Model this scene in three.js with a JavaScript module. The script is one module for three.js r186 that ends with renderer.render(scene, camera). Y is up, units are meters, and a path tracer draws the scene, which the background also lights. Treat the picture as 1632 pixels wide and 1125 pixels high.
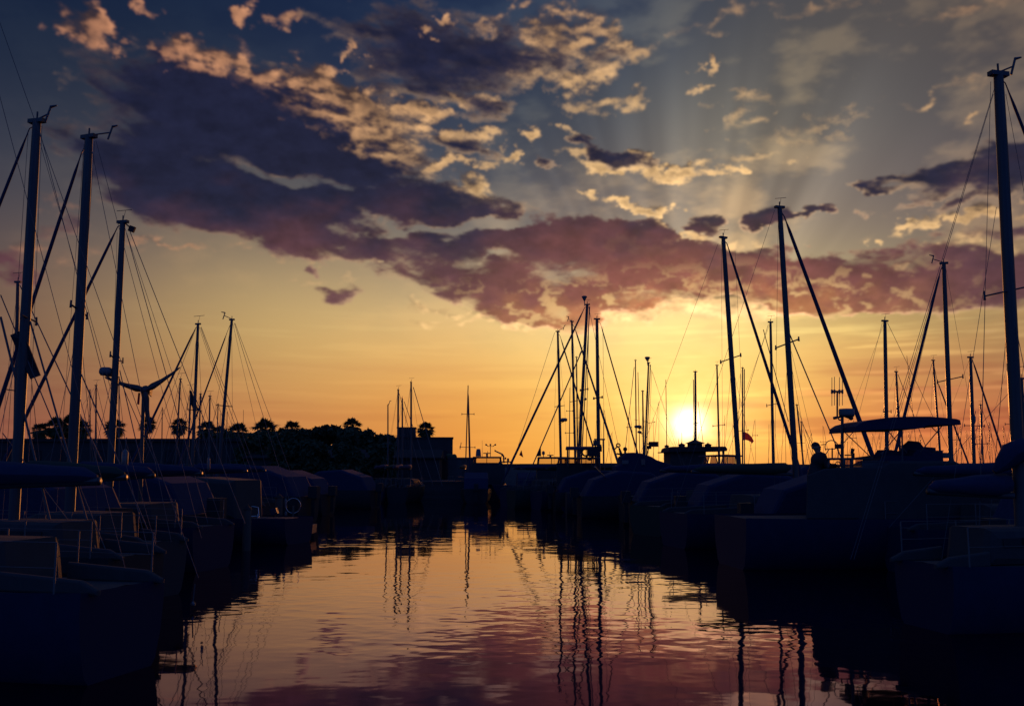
import * as THREE from 'three';
import { mergeGeometries } from 'three/addons/utils/BufferGeometryUtils.js';
import { MarchingCubes } from 'three/addons/objects/MarchingCubes.js';

// ---------------------------------------------------------------- camera, sun, exposure
const scene = new THREE.Scene();
const EYE = 2.6;                              // metres above the water
const FOCAL = 1500;                           // focal length in photograph pixels (photograph 1632 x 1125)
const PITCH = Math.atan(179.5 / FOCAL);       // the camera looks slightly up
const camera = new THREE.PerspectiveCamera(2 * Math.atan(562.5 / FOCAL) * 180 / Math.PI, 1632 / 1125, 0.1, 9000);
camera.position.set(0, EYE, 0);
camera.lookAt(0, EYE + Math.sin(PITCH), -Math.cos(PITCH));

const renderer = new THREE.WebGLRenderer({ antialias: true });
renderer.toneMapping = THREE.LinearToneMapping;
renderer.toneMappingExposure = 1;
renderer.shadowMap.enabled = true;

const RAD = Math.PI / 180;
const SUN_AZ = 10.6, SUN_EL = 2.5;
const sun = new THREE.DirectionalLight(0xff9a4a, 2.0);
sun.position.set(Math.sin(SUN_AZ * RAD) * Math.cos(SUN_EL * RAD), Math.sin(SUN_EL * RAD), -Math.cos(SUN_AZ * RAD) * Math.cos(SUN_EL * RAD)).multiplyScalar(300);
sun.castShadow = true;
sun.shadow.radius = 3;
sun.shadow.mapSize.set(4096, 4096);
Object.assign(sun.shadow.camera, { left: -130, right: 130, top: 60, bottom: -60, near: 1, far: 700 });
scene.add(sun);

// ---------------------------------------------------------------- noise
function hash2(x, y, s) {
  let h = Math.imul(x | 0, 374761393) ^ Math.imul(y | 0, 668265263) ^ Math.imul(s | 0, 974634777);
  h = Math.imul(h ^ (h >>> 13), 1274126177); h ^= h >>> 16;
  return (h >>> 0) / 4294967296;
}
function noise(x, y, s, wx = 0, wy = 0) {     // 0..1; wx, wy: period in cells, 0 for none
  const xi = Math.floor(x), yi = Math.floor(y), fx = x - xi, fy = y - yi;
  const u = fx * fx * fx * (fx * (fx * 6 - 15) + 10), v = fy * fy * fy * (fy * (fy * 6 - 15) + 10);
  let x0 = xi, x1 = xi + 1, y0 = yi, y1 = yi + 1;
  if (wx) { x0 = ((x0 % wx) + wx) % wx; x1 = ((x1 % wx) + wx) % wx; }
  if (wy) { y0 = ((y0 % wy) + wy) % wy; y1 = ((y1 % wy) + wy) % wy; }
  const a = hash2(x0, y0, s), b = hash2(x1, y0, s), c = hash2(x0, y1, s), d = hash2(x1, y1, s);
  return a + (b - a) * u + (c - a) * v + (a - b - c + d) * u * v;
}
function fbm(x, y, s, octaves, gain = 0.5) {
  let sum = 0, amp = 1, all = 0;
  for (let o = 0; o < octaves; o++) {
    sum += amp * noise(x, y, s + o * 17); all += amp; amp *= gain;
    const t = x * 1.62 - y * 1.21 + 3.7; y = x * 1.21 + y * 1.62 + 9.1; x = t;
  }
  return sum / all;
}
function billow(x, y, s, octaves, gain = 0.55) {   // rounded lumps with sharp creases
  let sum = 0, amp = 1, all = 0;
  for (let o = 0; o < octaves; o++) {
    sum += amp * (1 - Math.abs(2 * noise(x, y, s + o * 23) - 1)); all += amp; amp *= gain;
    const t = x * 1.55 - y * 1.25 + 5.3; y = x * 1.25 + y * 1.55 + 2.9; x = t;
  }
  return sum / all;
}
const smooth = (a, b, x) => { const t = Math.min(1, Math.max(0, (x - a) / (b - a))); return t * t * (3 - 2 * t); };
const mix = (a, b, t) => a + (b - a) * t;

// ---------------------------------------------------------------- sky: clear air, two layers of cloud, the glare of the low sun
// azimuth (degrees, east of the view axis), elevation, half width, half height, tilt, strength
const DARK_CLOUDS = [
  [-16.07, 20.2, 8.79, 2.86, 6, 1.2], [-19.58, 18.11, 6.49, 2.29, 0, 0.9], [-10.01, 19.05, 5.35, 2.29, 20, 1.1], [-14.08, 16.09, 9.17, 2.48, 3, 1.25], [-6.86, 15.23, 7.64, 1.38, 0, 1.1],
  [-15.49, 14.01, 6.49, 1.38, 5, 1.35], [-19.44, 14.78, 4.58, 1.53, 8, 0.8], [-4.52, 14.24, 6.49, 0.46, -4, -2], [-5.92, 17.26, 3.06, 0.69, 5, -0.8], [-13.37, 17.01, 5.35, 0.46, 2, -2],
  [-5.02, 24.23, 5.16, 3.06, 0, 0.85], [-7.82, 25.65, 4.58, 1.72, 0, 0.6], [-4.51, 13.16, 5.35, 0.84, -4, 1.05], [2.69, 13.18, 3.63, 1.53, -8, 1.2], [5.59, 12.57, 4.2, 1.76, 6, 1.2],
  [-0.62, 10.66, 6.3, 1.38, 5, 1.1], [2.47, 9.51, 3.44, 0.92, 12, 0.9], [8.26, 11.38, 4.2, 1.38, 5, 1], [11.67, 12.19, 3.44, 0.69, -2, 0.9], [11.72, 14, 1.6, 0.57, 10, 1],
  [15.5, 14.3, 1.3, 0.57, 5, 1], [17.01, 14.05, 0.69, 0.27, 0, 0.8], [17.8, 10.52, 4.97, 1.91, 0, 1.15], [23.22, 9.6, 6.88, 1.99, 0, 1.25], [27.34, 9.35, 4.97, 2.14, 0, 1.25],
  [20.93, 10.89, 4.97, 1.22, 0, 1], [27.42, 16.23, 3.63, 0.92, -12, 0.9], [24.53, 16.2, 2.29, 0.42, -12, 0.8], [20.98, 15.91, 1.38, 0.34, 5, 0.9], [29.01, 16, 2.29, 1.38, -5, 0.9],
  [23.13, 14.71, 2.29, 0.23, -8, 0.55], [18.3, 14.34, 1.15, 0.23, 0, 0.5], [26.37, 14.48, 1.91, 0.23, -6, 0.5], [-2.37, 19.23, 1.45, 0.65, 10, 0.95], [6.25, 18.85, 2.06, 0.5, 8, 0.95],
  [2.05, 18.36, 0.99, 0.38, 5, 0.85], [4.31, 19.92, 1.22, 0.34, 6, 0.7], [-12.77, 11.66, 0.61, 0.27, 0, 0.8], [-10.28, 10.56, 1.22, 0.38, 4, 0.8], [-26.85, 13.41, 1.38, 0.61, 0, 0.7],
  [-28.4, 10.81, 1.53, 1.15, 0, 0.7], [26.42, 12.44, 2.29, 0.53, 0, 0.8], [5.75, 9.85, 3.44, 0.92, 0, 0.75], [10.32, 10.75, 4.58, 1.15, 0, 0.75], [14.22, 10.78, 4.2, 1.45, 0, 0.9],
  [-2.22, 21.19, 1.76, 0.53, 6, 0.7], [1.76, 24.64, 1.76, 1.38, 0, 0.55], [5.74, 24.2, 1.91, 0.53, 0, 0.5],
];
const LIT_CLOUDS = [
  [-25.74, 23.81, 1.99, 0.84, 16, 1], [-24.66, 23.55, 0.99, 0.61, 16, 0.8], [-19.8, 22.96, 2.14, 0.8, 5, 1], [-21.29, 23.16, 0.76, 0.53, 0, 0.8], [-15.04, 22.68, 3.06, 0.65, 12, 0.9],
  [-11.62, 22.07, 3.21, 1.07, 18, 1], [-8.13, 21.29, 3.51, 0.92, 18, 1], [-4.99, 20.99, 1.53, 0.46, 5, 0.8], [-10.03, 19.94, 4.58, 0.84, 26, 0.55], [-1.91, 21.83, 1.45, 0.53, 10, 1],
  [2.76, 25.49, 2.37, 1.15, -14, 1.1], [5.94, 24.81, 2.22, 1.3, 10, 1.2], [0.88, 23.43, 1.38, 1.15, 0, 1], [3.54, 23.22, 1.91, 0.95, 0, 0.9], [-1.24, 25.96, 1.07, 0.61, 0, 0.9],
  [0.36, 26.88, 0.69, 0.46, 0, 0.8], [-16.65, 25.8, 0.84, 0.46, 0, 0.9], [-14.58, 25.63, 0.76, 0.53, 0, 0.6], [-4.09, 26.45, 0.61, 0.23, 0, 0.9], [-5.76, 25.57, 0.61, 0.27, 0, 0.8],
  [-4.44, 25.04, 0.5, 0.19, 0, 0.8], [-9.66, 24.07, 0.34, 0.5, 0, 0.8], [-22.72, 25.37, 0.92, 0.23, 0, 0.7], [-22.12, 23.76, 0.53, 0.23, 0, 0.7], [-2.69, 19.88, 1.6, 0.53, 6, 1.1],
  [-3.07, 18.27, 2.52, 0.34, -6, 1.1], [-0.63, 18.81, 0.53, 0.38, 0, 1], [1.34, 19.83, 0.84, 0.31, 6, 1], [3.52, 20.09, 0.53, 0.23, 0, 0.9], [6.63, 18.22, 3.21, 0.5, 8, 1.3],
  [10.29, 17.59, 2.29, 0.5, 3, 1.2], [13.59, 17.1, 0.76, 0.34, 10, 1], [-2.4, 16.88, 1.07, 0.73, -8, 1], [5.05, 16.28, 0.53, 0.42, 20, 1.1], [7.56, 15.73, 1.34, 0.38, 10, 1.2],
  [9.08, 14.89, 0.99, 0.38, 20, 1], [6.57, 13.67, 0.69, 0.76, 0, 0.9], [8.29, 13.06, 1.68, 0.53, 0, 1], [10.01, 13.86, 1.15, 0.34, 0, 0.9], [13.18, 12.86, 1.53, 0.38, 0, 0.6],
  [-2.93, 8.74, 2.67, 0.23, 0, 0.6], [1.31, 8.75, 3.44, 0.34, 4, 0.8], [7.08, 9.14, 4.2, 0.46, -3, 0.9], [11.24, 9.71, 3.82, 0.84, -4, 0.9], [14.91, 9.64, 3.82, 0.92, 0, 0.9],
  [-4.86, 9.56, 2.29, 0.31, 6, 0.6], [17.75, 9.14, 3.06, 0.38, 0, 0.6], [24.05, 13.3, 1.53, 0.34, -8, 1.1], [26.47, 13.49, 1.53, 0.31, -4, 1], [28.32, 13.64, 1.22, 0.53, 6, 1],
  [26.55, 11.95, 2.67, 0.38, 0, 0.7], [24.63, 11.79, 0.76, 0.27, 0, 0.8], [22.88, 9.38, 1.15, 0.53, -10, 0.6], [27.44, 11.25, 1.91, 0.31, 0, 0.6], [23.13, 11.29, 1.15, 0.34, 0, 0.6],
  [21.52, 12.55, 0.46, 0.19, 0, 0.7], [11.74, 23.51, 0.46, 0.61, 0, 0.8], [11.55, 22.21, 0.65, 0.31, 0, 0.9], [14.17, 21.07, 1.53, 0.38, 10, 0.4], [24.89, 19.82, 0.92, 0.34, 4, 0.7],
  [26.71, 20.36, 0.92, 0.53, 0, 0.35], [28.03, 18.77, 0.46, 0.23, 0, 0.8], [13.57, 25.86, 3.44, 0.53, -3, 0.5], [19.85, 25.71, 4.58, 0.46, 0, 0.35], [26.62, 24.37, 3.82, 0.38, 0, 0.35],
  [-10.83, 21.14, 6.88, 1.6, 18, 0.5], [-8.48, 19.67, 4.58, 1.15, 24, 0.55], [-19.36, 12.72, 3.82, 0.23, 5, 0.6], [-12.87, 12.62, 3.82, 0.27, 4, 0.65], [14.07, 18.07, 2.29, 0.31, 0, 0.35],
  [16.68, 19.09, 3.06, 0.34, 8, 0.35], [20.3, 19.92, 3.44, 0.38, -4, 0.3], [14.7, 20.32, 1.53, 0.38, 16, 0.4], [17.71, 17.59, 0.53, 0.23, 0, 0.5], [14.81, 17.84, 0.92, 0.38, 0, 0.35],
  [4.91, 21.59, 1.53, 0.53, 0, 0.7], [6.88, 21.77, 0.92, 0.46, 0, 0.7], [-25.78, 14.14, 1.53, 0.46, 0, 0.5], [-27.83, 11.55, 1.53, 0.38, 0, 0.5], [-4.53, 15.03, 1.53, 0.31, -8, 0.4],
  [-11.34, 10.9, 2.67, 0.31, 3, 0.4], [-8.36, 12.69, 4.58, 0.31, 4, 0.45], [-25.02, 11.82, 4.97, 0.34, -4, 0.35], [2.17, 26.69, 0.69, 0.38, 0, 0.4],
];
// azimuth, elevation, colour of the clear air there
const AIR = [
  [-28.57, 23.84, 24, 36, 60], [-19.91, 25.32, 25, 38, 64], [-10.19, 26.51, 26, 40, 68], [-1.45, 26.87, 34, 48, 76], [5.37, 26.44, 52, 62, 84],
  [12.02, 25.53, 74, 78, 86], [18.75, 25.15, 86, 82, 82], [25.62, 24.08, 92, 84, 80], [29.31, 21.81, 74, 70, 74], [-28.35, 20.4, 40, 48, 66],
  [-21.48, 21.47, 46, 52, 68], [-10.11, 23.28, 40, 50, 74], [3.33, 21.81, 66, 74, 88], [11.15, 21.82, 112, 108, 104], [18.63, 22.5, 84, 84, 88],
  [24.82, 21.64, 82, 80, 84], [25.31, 18.59, 100, 94, 90], [-28.08, 15.87, 64, 66, 78], [-22.9, 15.5, 84, 78, 80], [-6.9, 17.74, 72, 78, 90],
  [1.73, 17.11, 92, 92, 98], [9.16, 18.73, 116, 112, 108], [14.85, 19.08, 138, 130, 112], [20.2, 17.87, 112, 106, 104], [28.23, 14.19, 104, 92, 92],
  [-27.77, 10.54, 110, 88, 80], [-21.36, 11.43, 142, 120, 98], [-15.03, 11.11, 172, 146, 108], [-9.88, 12.82, 150, 128, 104], [1.72, 15.63, 108, 100, 102],
  [9.48, 15.43, 146, 130, 118], [14.75, 16.23, 142, 130, 116], [21.76, 14.22, 120, 106, 100], [-26.95, 6.86, 138, 106, 78], [-20.5, 7.2, 172, 140, 92],
  [-12.75, 8.24, 202, 170, 110], [-6.76, 8.01, 222, 184, 122], [-0.62, 6.92, 238, 192, 116], [2.46, 7.68, 248, 212, 140], [7.82, 7.99, 252, 222, 150],
  [14.49, 7.81, 250, 214, 136], [19.76, 7.24, 224, 182, 106], [24.69, 6.64, 196, 154, 92], [28.37, 6.1, 178, 140, 86], [-26.77, 3.45, 142, 92, 70],
  [-20.36, 3.63, 176, 120, 76], [-12.65, 4.14, 204, 148, 86], [-6.69, 3.46, 220, 150, 78], [-0.61, 3.49, 234, 160, 76], [5.11, 3.47, 250, 190, 96],
  [16.14, 3.35, 248, 186, 90], [20.62, 3.62, 216, 140, 80], [24.53, 3.52, 198, 118, 78], [28.19, 3.07, 186, 108, 72], [-26.63, 0.91, 160, 92, 70],
  [-20.25, 0.96, 176, 104, 70], [-12.58, 1.55, 206, 134, 74], [-6.66, 1.01, 222, 142, 68], [-0.61, 1.02, 240, 158, 66], [5.08, 1.01, 252, 186, 84],
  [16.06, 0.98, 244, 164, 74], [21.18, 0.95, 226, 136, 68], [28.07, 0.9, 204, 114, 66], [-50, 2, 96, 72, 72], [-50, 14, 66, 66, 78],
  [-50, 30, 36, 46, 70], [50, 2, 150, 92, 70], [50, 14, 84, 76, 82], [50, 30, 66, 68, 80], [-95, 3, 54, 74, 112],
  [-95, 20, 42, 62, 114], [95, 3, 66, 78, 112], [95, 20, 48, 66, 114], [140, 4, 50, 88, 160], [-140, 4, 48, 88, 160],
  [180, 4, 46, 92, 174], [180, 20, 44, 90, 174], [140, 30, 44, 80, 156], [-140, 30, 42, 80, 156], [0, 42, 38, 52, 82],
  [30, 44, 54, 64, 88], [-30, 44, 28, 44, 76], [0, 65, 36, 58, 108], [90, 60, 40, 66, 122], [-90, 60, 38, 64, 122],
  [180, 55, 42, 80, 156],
];
const wrapDeg = (d) => d - 360 * Math.round(d / 360);
// the clear air between the colours given in AIR: smooth radial functions, one fit per channel on the logarithm
function airDistance(az, el, p) {
  const dx = wrapDeg(az - p[0]) * Math.cos(Math.min((el + p[1]) / 2, 80) * RAD), dy = (el - p[1]) * 1.7;
  return Math.sqrt(dx * dx + dy * dy + 49);
}
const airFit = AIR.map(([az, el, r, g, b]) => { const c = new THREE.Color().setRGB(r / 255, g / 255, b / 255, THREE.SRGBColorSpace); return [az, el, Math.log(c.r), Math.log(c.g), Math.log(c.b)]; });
{
  const n = airFit.length, mean = [2, 3, 4].map((q) => airFit.reduce((t, p) => t + p[q], 0) / n);
  const M = airFit.map((p) => [...airFit.map((q) => airDistance(p[0], p[1], q)), ...mean.map((m, k) => p[2 + k] - m)]);
  for (let i = 0; i < n; i++) M[i][i] -= 1.5;                     // smooths the fit a little
  for (let i = 0; i < n; i++) {
    let best = i;
    for (let j = i + 1; j < n; j++) if (Math.abs(M[j][i]) > Math.abs(M[best][i])) best = j;
    [M[i], M[best]] = [M[best], M[i]];
    for (let j = 0; j < n; j++) {
      if (j === i) continue;
      const f = M[j][i] / M[i][i];
      for (let k = i; k < n + 3; k++) M[j][k] -= f * M[i][k];
    }
  }
  airFit.forEach((p, i) => { for (let q = 0; q < 3; q++) p[2 + q] = M[i][n + q] / M[i][i]; });
  airFit.mean = mean;
}
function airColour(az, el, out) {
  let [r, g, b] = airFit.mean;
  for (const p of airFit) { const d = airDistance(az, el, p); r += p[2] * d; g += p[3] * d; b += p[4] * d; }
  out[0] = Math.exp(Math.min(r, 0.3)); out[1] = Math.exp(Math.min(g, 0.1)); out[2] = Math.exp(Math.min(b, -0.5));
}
const turned = (list) => list.map(([az, el, ra, re, rot, amp]) => [az, el, 1 / ra, 1 / re, Math.cos(rot * RAD), Math.sin(rot * RAD), amp, Math.hypot(ra, re) * 1.3]);
const darkBlobs = turned(DARK_CLOUDS), litBlobs = turned(LIT_CLOUDS);
function blobs(list, az, el) {
  let sum = 0;
  for (const p of list) {
    const dx = wrapDeg(az - p[0]), dy = el - p[1];
    if (dx > p[7] || dx < -p[7] || dy > p[7] || dy < -p[7]) continue;
    const u = (dx * p[4] - dy * p[5]) * p[2], v = (dx * p[5] + dy * p[4]) * p[3];
    const q = u * u + v * v;
    if (q < 1.6) { const f = p[6] * (1 - q / 1.6); sum = sum + f - 0.55 * Math.min(sum, f); }
  }
  return sum;
}
// thickness of the heavy clouds and of the thin lit ones; beyond the clouds in view the sky goes on with scattered ones of the same kind
function heavy(az, el, octaves) {
  const wx = (fbm(az * 0.22, el * 0.4, 5, 5, 0.6) - 0.5) * 5.4, wy = (fbm(az * 0.22 + 40, el * 0.4, 9, 5, 0.6) - 0.5) * 2.5;
  const f = blobs(darkBlobs, az + wx, el + wy);
  const far = smooth(33, 48, Math.abs(az) + Math.max(0, el - 26) * 1.5);
  const more = far > 0 ? far * smooth(0.56, 0.8, fbm(az * 0.06 + 3, el * 0.14, 77, 3)) * 0.9 * smooth(75, 50, el) : 0;
  const s = f + more;
  if (s < 0.02) return -0.5;
  const tilt = el * 1.0 + az * 0.12;
  const n = 0.36 * billow(az * 0.3, tilt * 0.72, 31, octaves, 0.54) + 0.34 * fbm(az * 0.12 + 9, tilt * 0.62, 47, 4) + 0.30 * fbm(az * 0.75, tilt * 2.1, 57, octaves, 0.6);
  const base = smooth(9.2, 8.3, el + (fbm(az * 0.5, 2, 83, 3) - 0.5) * 0.5) * smooth(11, 15, az) * 0.9;   // the right-hand bank has a level base
  return s * 0.9 + (n - 0.54) * 2.9 - 0.18 - base;
}
let thinField = 0;
function thin(az, el, octaves) {
  const wx = (fbm(az * 0.5 + 11, el * 0.7, 15, 5, 0.6) - 0.5) * 4.2, wy = (fbm(az * 0.5 + 70, el * 0.7, 19, 5, 0.6) - 0.5) * 2.2;
  const f = blobs(litBlobs, az + wx, el + wy);
  thinField = f;
  if (f < 0.02) return -0.5;
  const n = 0.5 * billow(az * 0.46 + 8, (el + az * 0.1) * 1.05, 131, octaves, 0.5) + 0.5 * fbm(az * 0.85, (el + az * 0.1) * 2.0, 157, octaves, 0.52);
  return f * 0.95 + (n - 0.53) * 2.2 - 0.12;
}
function skyColour(az, el, out) {
  airColour(az, el, out);
  const da = wrapDeg(az - SUN_AZ), de = el - SUN_EL, r = Math.hypot(da * Math.cos(el * RAD), de);
  const toX = -da / (r + 1e-3), toY = -de / (r + 1e-3);          // towards the sun
  const near = Math.exp(-r / 11), nearWide = Math.exp(-r / 22);
  // high thin veil, mottled
  const veil = smooth(0.42, 0.75, fbm(az * 0.22 + 5, el * 0.5 + 2, 211, 5, 0.58)) * smooth(5, 16, el) * smooth(70, 35, el);
  const vl = veil * (0.2 + 0.75 * smooth(-12, 10, az) * smooth(90, 40, Math.abs(az)));
  out[0] *= 1 + vl * 1.1; out[1] *= 1 + vl * 0.8; out[2] *= 1 + vl * 0.35;
  // long flat streaks near the horizon
  const streak = smooth(0.54, 0.72, fbm(az * 0.13 + 30, el * 3.4, 91, 5)) * smooth(0.3, 1.5, el) * smooth(11, 7, el);
  const sl = streak * (0.14 + 0.75 * smooth(6, 20, az)), band = smooth(0.52, 0.72, fbm(az * 0.09 + 8, el * 1.7 + 3, 97, 4)) * smooth(0.8, 2, el) * smooth(7.5, 4.5, el) * (0.10 + 0.2 * smooth(4, 20, az));
  out[0] *= 1 - band * 0.6; out[1] *= 1 - band; out[2] *= 1 - band * 0.7;
  out[0] *= 1 + sl * 0.35; out[1] *= 1 + sl * 0.45; out[2] *= 1 + sl * 0.4;
  // beams fanning out from the sun between the clouds
  if (de > 3) {
    const ang = Math.atan2(da, de) * 9, beam = fbm(ang + 4, r * 0.02, 301, 3);
    const bl = (beam - 0.5) * 0.85 * smooth(7, 13, r) * smooth(27, 16, r) * smooth(5, 8, de) * smooth(1.0, 0.4, Math.abs(Math.atan2(da, de)));
    out[0] *= 1 + bl; out[1] *= 1 + bl; out[2] *= 1 + bl * 0.9;
  }
  const oct = Math.abs(az) < 40 && el < 36 ? 7 : 4;
  // thin clouds that the sun shines through, brighter on the side towards it
  const t = thin(az, el, oct), body = smooth(0.05, 0.8, thinField), front = smooth(-2.5, -5, az) * smooth(16.5, 19, el);   // upper left they hang in front of the heavy ones
  let ca = 0, cr0 = 0, cg0 = 0, cb0 = 0;
  if (t > -0.08) {
    const t1 = thin(az + toX * 0.35, el + toY * 0.35, 6), t2 = thin(az + toX * 1.0, el + toY * 1.0, 4);
    const side = smooth(-0.35, 0.8, (t - t1) * 0.9 + (t - t2) * 0.45 + 0.12), deep = smooth(0.5, 1.5, t);
    const a = smooth(-0.08, mix(0.9, 1.35, smooth(10, 26, r)), t);
    const lit = mix(0.05, 1, side) * mix(1, 0.5, deep) * (0.3 + 1.4 * fbm(az * 0.9, el * 1.5, 171, 6, 0.6));
    const bright = (0.22 + 1.5 * nearWide) * lit, warm = smooth(16, 38, r);
    const cr = bright * 1.08 + 0.03, cg = bright * mix(0.66, 0.46, warm) + 0.022, cb = bright * mix(0.265, 0.21, warm) + 0.03;
    ca = a * 0.94 * mix(0.35, 1, body); cr0 = cr; cg0 = cg; cb0 = cb;
    out[0] = mix(out[0], cr, ca); out[1] = mix(out[1], cg, ca); out[2] = mix(out[2], cb, ca);
    ca *= front;
  }
  // heavy clouds: dark within, gold where their edge towards the sun is thin
  const h = heavy(az, el, oct);
  if (h > -0.12) {
    const h1 = heavy(az + toX * 0.4, el + toY * 0.4, 5), h2 = heavy(az + toX * 1.1, el + toY * 1.1, 4);
    const soft = smooth(11, 24, r);
    const a = smooth(-0.04, mix(0.26, 0.58, soft), h);
    const high = smooth(10.5, 16.5, el + (fbm(az * 0.3, el * 0.6, 431, 4) - 0.5) * 5), s = smooth(19, 3, r);
    const tex = 0.62 + 0.8 * fbm(az * 0.8, el * 1.5, 401, 6, 0.62);
    let cr = mix(mix(0.105, 0.28, s), 0.0135, high), cg = mix(mix(0.042, 0.075, s), 0.0155, high), cb = mix(mix(0.056, 0.062, s), 0.041, high);
    const low = smooth(11, 8.4, el + (fbm(az * 0.8, el * 1.2, 441, 4) - 0.5) * 3) * s;   // undersides near the sun glow orange
    cr += low * 0.42; cg += low * 0.18; cb += low * 0.035;
    const through = Math.exp(-2.6 * Math.max(0, h1) - 1.2 * Math.max(0, h2)) * smooth(mix(0.45, 0.9, soft), 0.05, h);
    const rim = through * (0.06 + 1.9 * near + 0.25 * nearWide);
    cr = cr * tex + rim * 0.95; cg = cg * tex + rim * 0.60; cb = cb * tex + rim * 0.30;
    const mott = smooth(0.50, 0.70, fbm(az * 0.75 + 2.2 * fbm(az * 0.8, el * 1.3, 463, 3), el * 1.6 + 1.6 * fbm(az * 0.7 + 5, el, 467, 3), 471, 6, 0.6)) * smooth(12.8, 9.2, el) * smooth(21, 8, r);
    cr = mix(cr, 0.92, mott * 0.75); cg = mix(cg, 0.58, mott * 0.75); cb = mix(cb, 0.24, mott * 0.75);
    const full = a * 0.96 * (1 - 0.55 * smooth(0.52, 0.68, fbm(az * 0.42 + 17, el * 1.3 + 4, 481, 5, 0.58)) * smooth(13.5, 11.5, el) * smooth(0.9, 0.3, h));
    out[0] = mix(out[0], cr, full); out[1] = mix(out[1], cg, full); out[2] = mix(out[2], cb, full);
  }
  if (ca > 0) { out[0] = mix(out[0], cr0, ca); out[1] = mix(out[1], cg0, ca); out[2] = mix(out[2], cb0, ca); }
  // the sun burns through low haze
  const flat = Math.hypot(da * 0.92, de * 1.0);
  const uneven = 1 + 0.5 * (fbm(az * 0.9, el * 2.4, 511, 4) - 0.5);
  const core = 2.2 * Math.exp(-Math.pow(flat / 0.82, 2) * uneven), halo = 1.0 * Math.exp(-flat / 1.55 * uneven), wide = 0.15 * Math.exp(-flat / 5.5);
  out[0] += core + halo + wide; out[1] += core * 0.92 + halo * 0.72 + wide * 0.55; out[2] += core * 0.66 + halo * 0.34 + wide * 0.10;
}
function makeSky() {
  const W = 4096, Hh = 2048, data = new Float32Array(W * Hh * 4), c = [0, 0, 0];
  for (let y = 0; y < Hh; y++) {
    const el = ((y + 0.5) / Hh - 0.5) * 180;
    if (el < -0.4) { for (let x = 0; x < W; x++) { const k = (y * W + x) * 4; data[k] = 0.016; data[k + 1] = 0.022; data[k + 2] = 0.042; data[k + 3] = 1; } continue; }
    const fine = el < 34;
    for (let x = 0; x < W; x++) {
      const az = wrapDeg(((x + 0.5) / W - 0.25) * 360), k = (y * W + x) * 4;
      const near = fine && Math.abs(az) < 36;
      if (near || (x % 4 === 0 && y % 4 === 0)) {
        skyColour(az, Math.max(el, 0.05), c);
        data[k] = c[0]; data[k + 1] = c[1]; data[k + 2] = c[2]; data[k + 3] = 1;
      }
    }
  }
  for (let y = 0; y < Hh; y++) {                                  // away from the view: every fourth sample, filled in between
    const el = ((y + 0.5) / Hh - 0.5) * 180;
    if (el < -0.4) continue;
    const firstRow = Math.ceil((0.5 - 0.4 / 180) * Hh / 4) * 4;
    for (let x = 0; x < W; x++) {
      const az = wrapDeg(((x + 0.5) / W - 0.25) * 360);
      if (el < 34 && Math.abs(az) < 36) continue;
      const y0 = Math.max(firstRow, y - (y % 4)), y1 = Math.min(y0 + 4, Hh - 4), x0 = x - (x % 4), x1 = (x0 + 4) % W, fx = (x % 4) / 4, fy = Math.max(0, y - y0) / 4;
      for (let q = 0; q < 3; q++) {
        const A = data[(y0 * W + x0) * 4 + q], B = data[(y0 * W + x1) * 4 + q], C = data[(y1 * W + x0) * 4 + q], D = data[(y1 * W + x1) * 4 + q];
        if (x % 4 || y % 4 || y < firstRow) data[(y * W + x) * 4 + q] = mix(mix(A, B, fx), mix(C, D, fx), Math.min(1, fy));
      }
      data[(y * W + x) * 4 + 3] = 1;
    }
  }
  const t = new THREE.DataTexture(data, W, Hh, THREE.RGBAFormat, THREE.FloatType);
  t.mapping = THREE.EquirectangularReflectionMapping;
  t.magFilter = THREE.LinearFilter; t.minFilter = THREE.LinearFilter;
  t.wrapS = THREE.RepeatWrapping;
  t.needsUpdate = true;
  return t;
}
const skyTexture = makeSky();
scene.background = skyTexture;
scene.environment = skyTexture;

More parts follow.
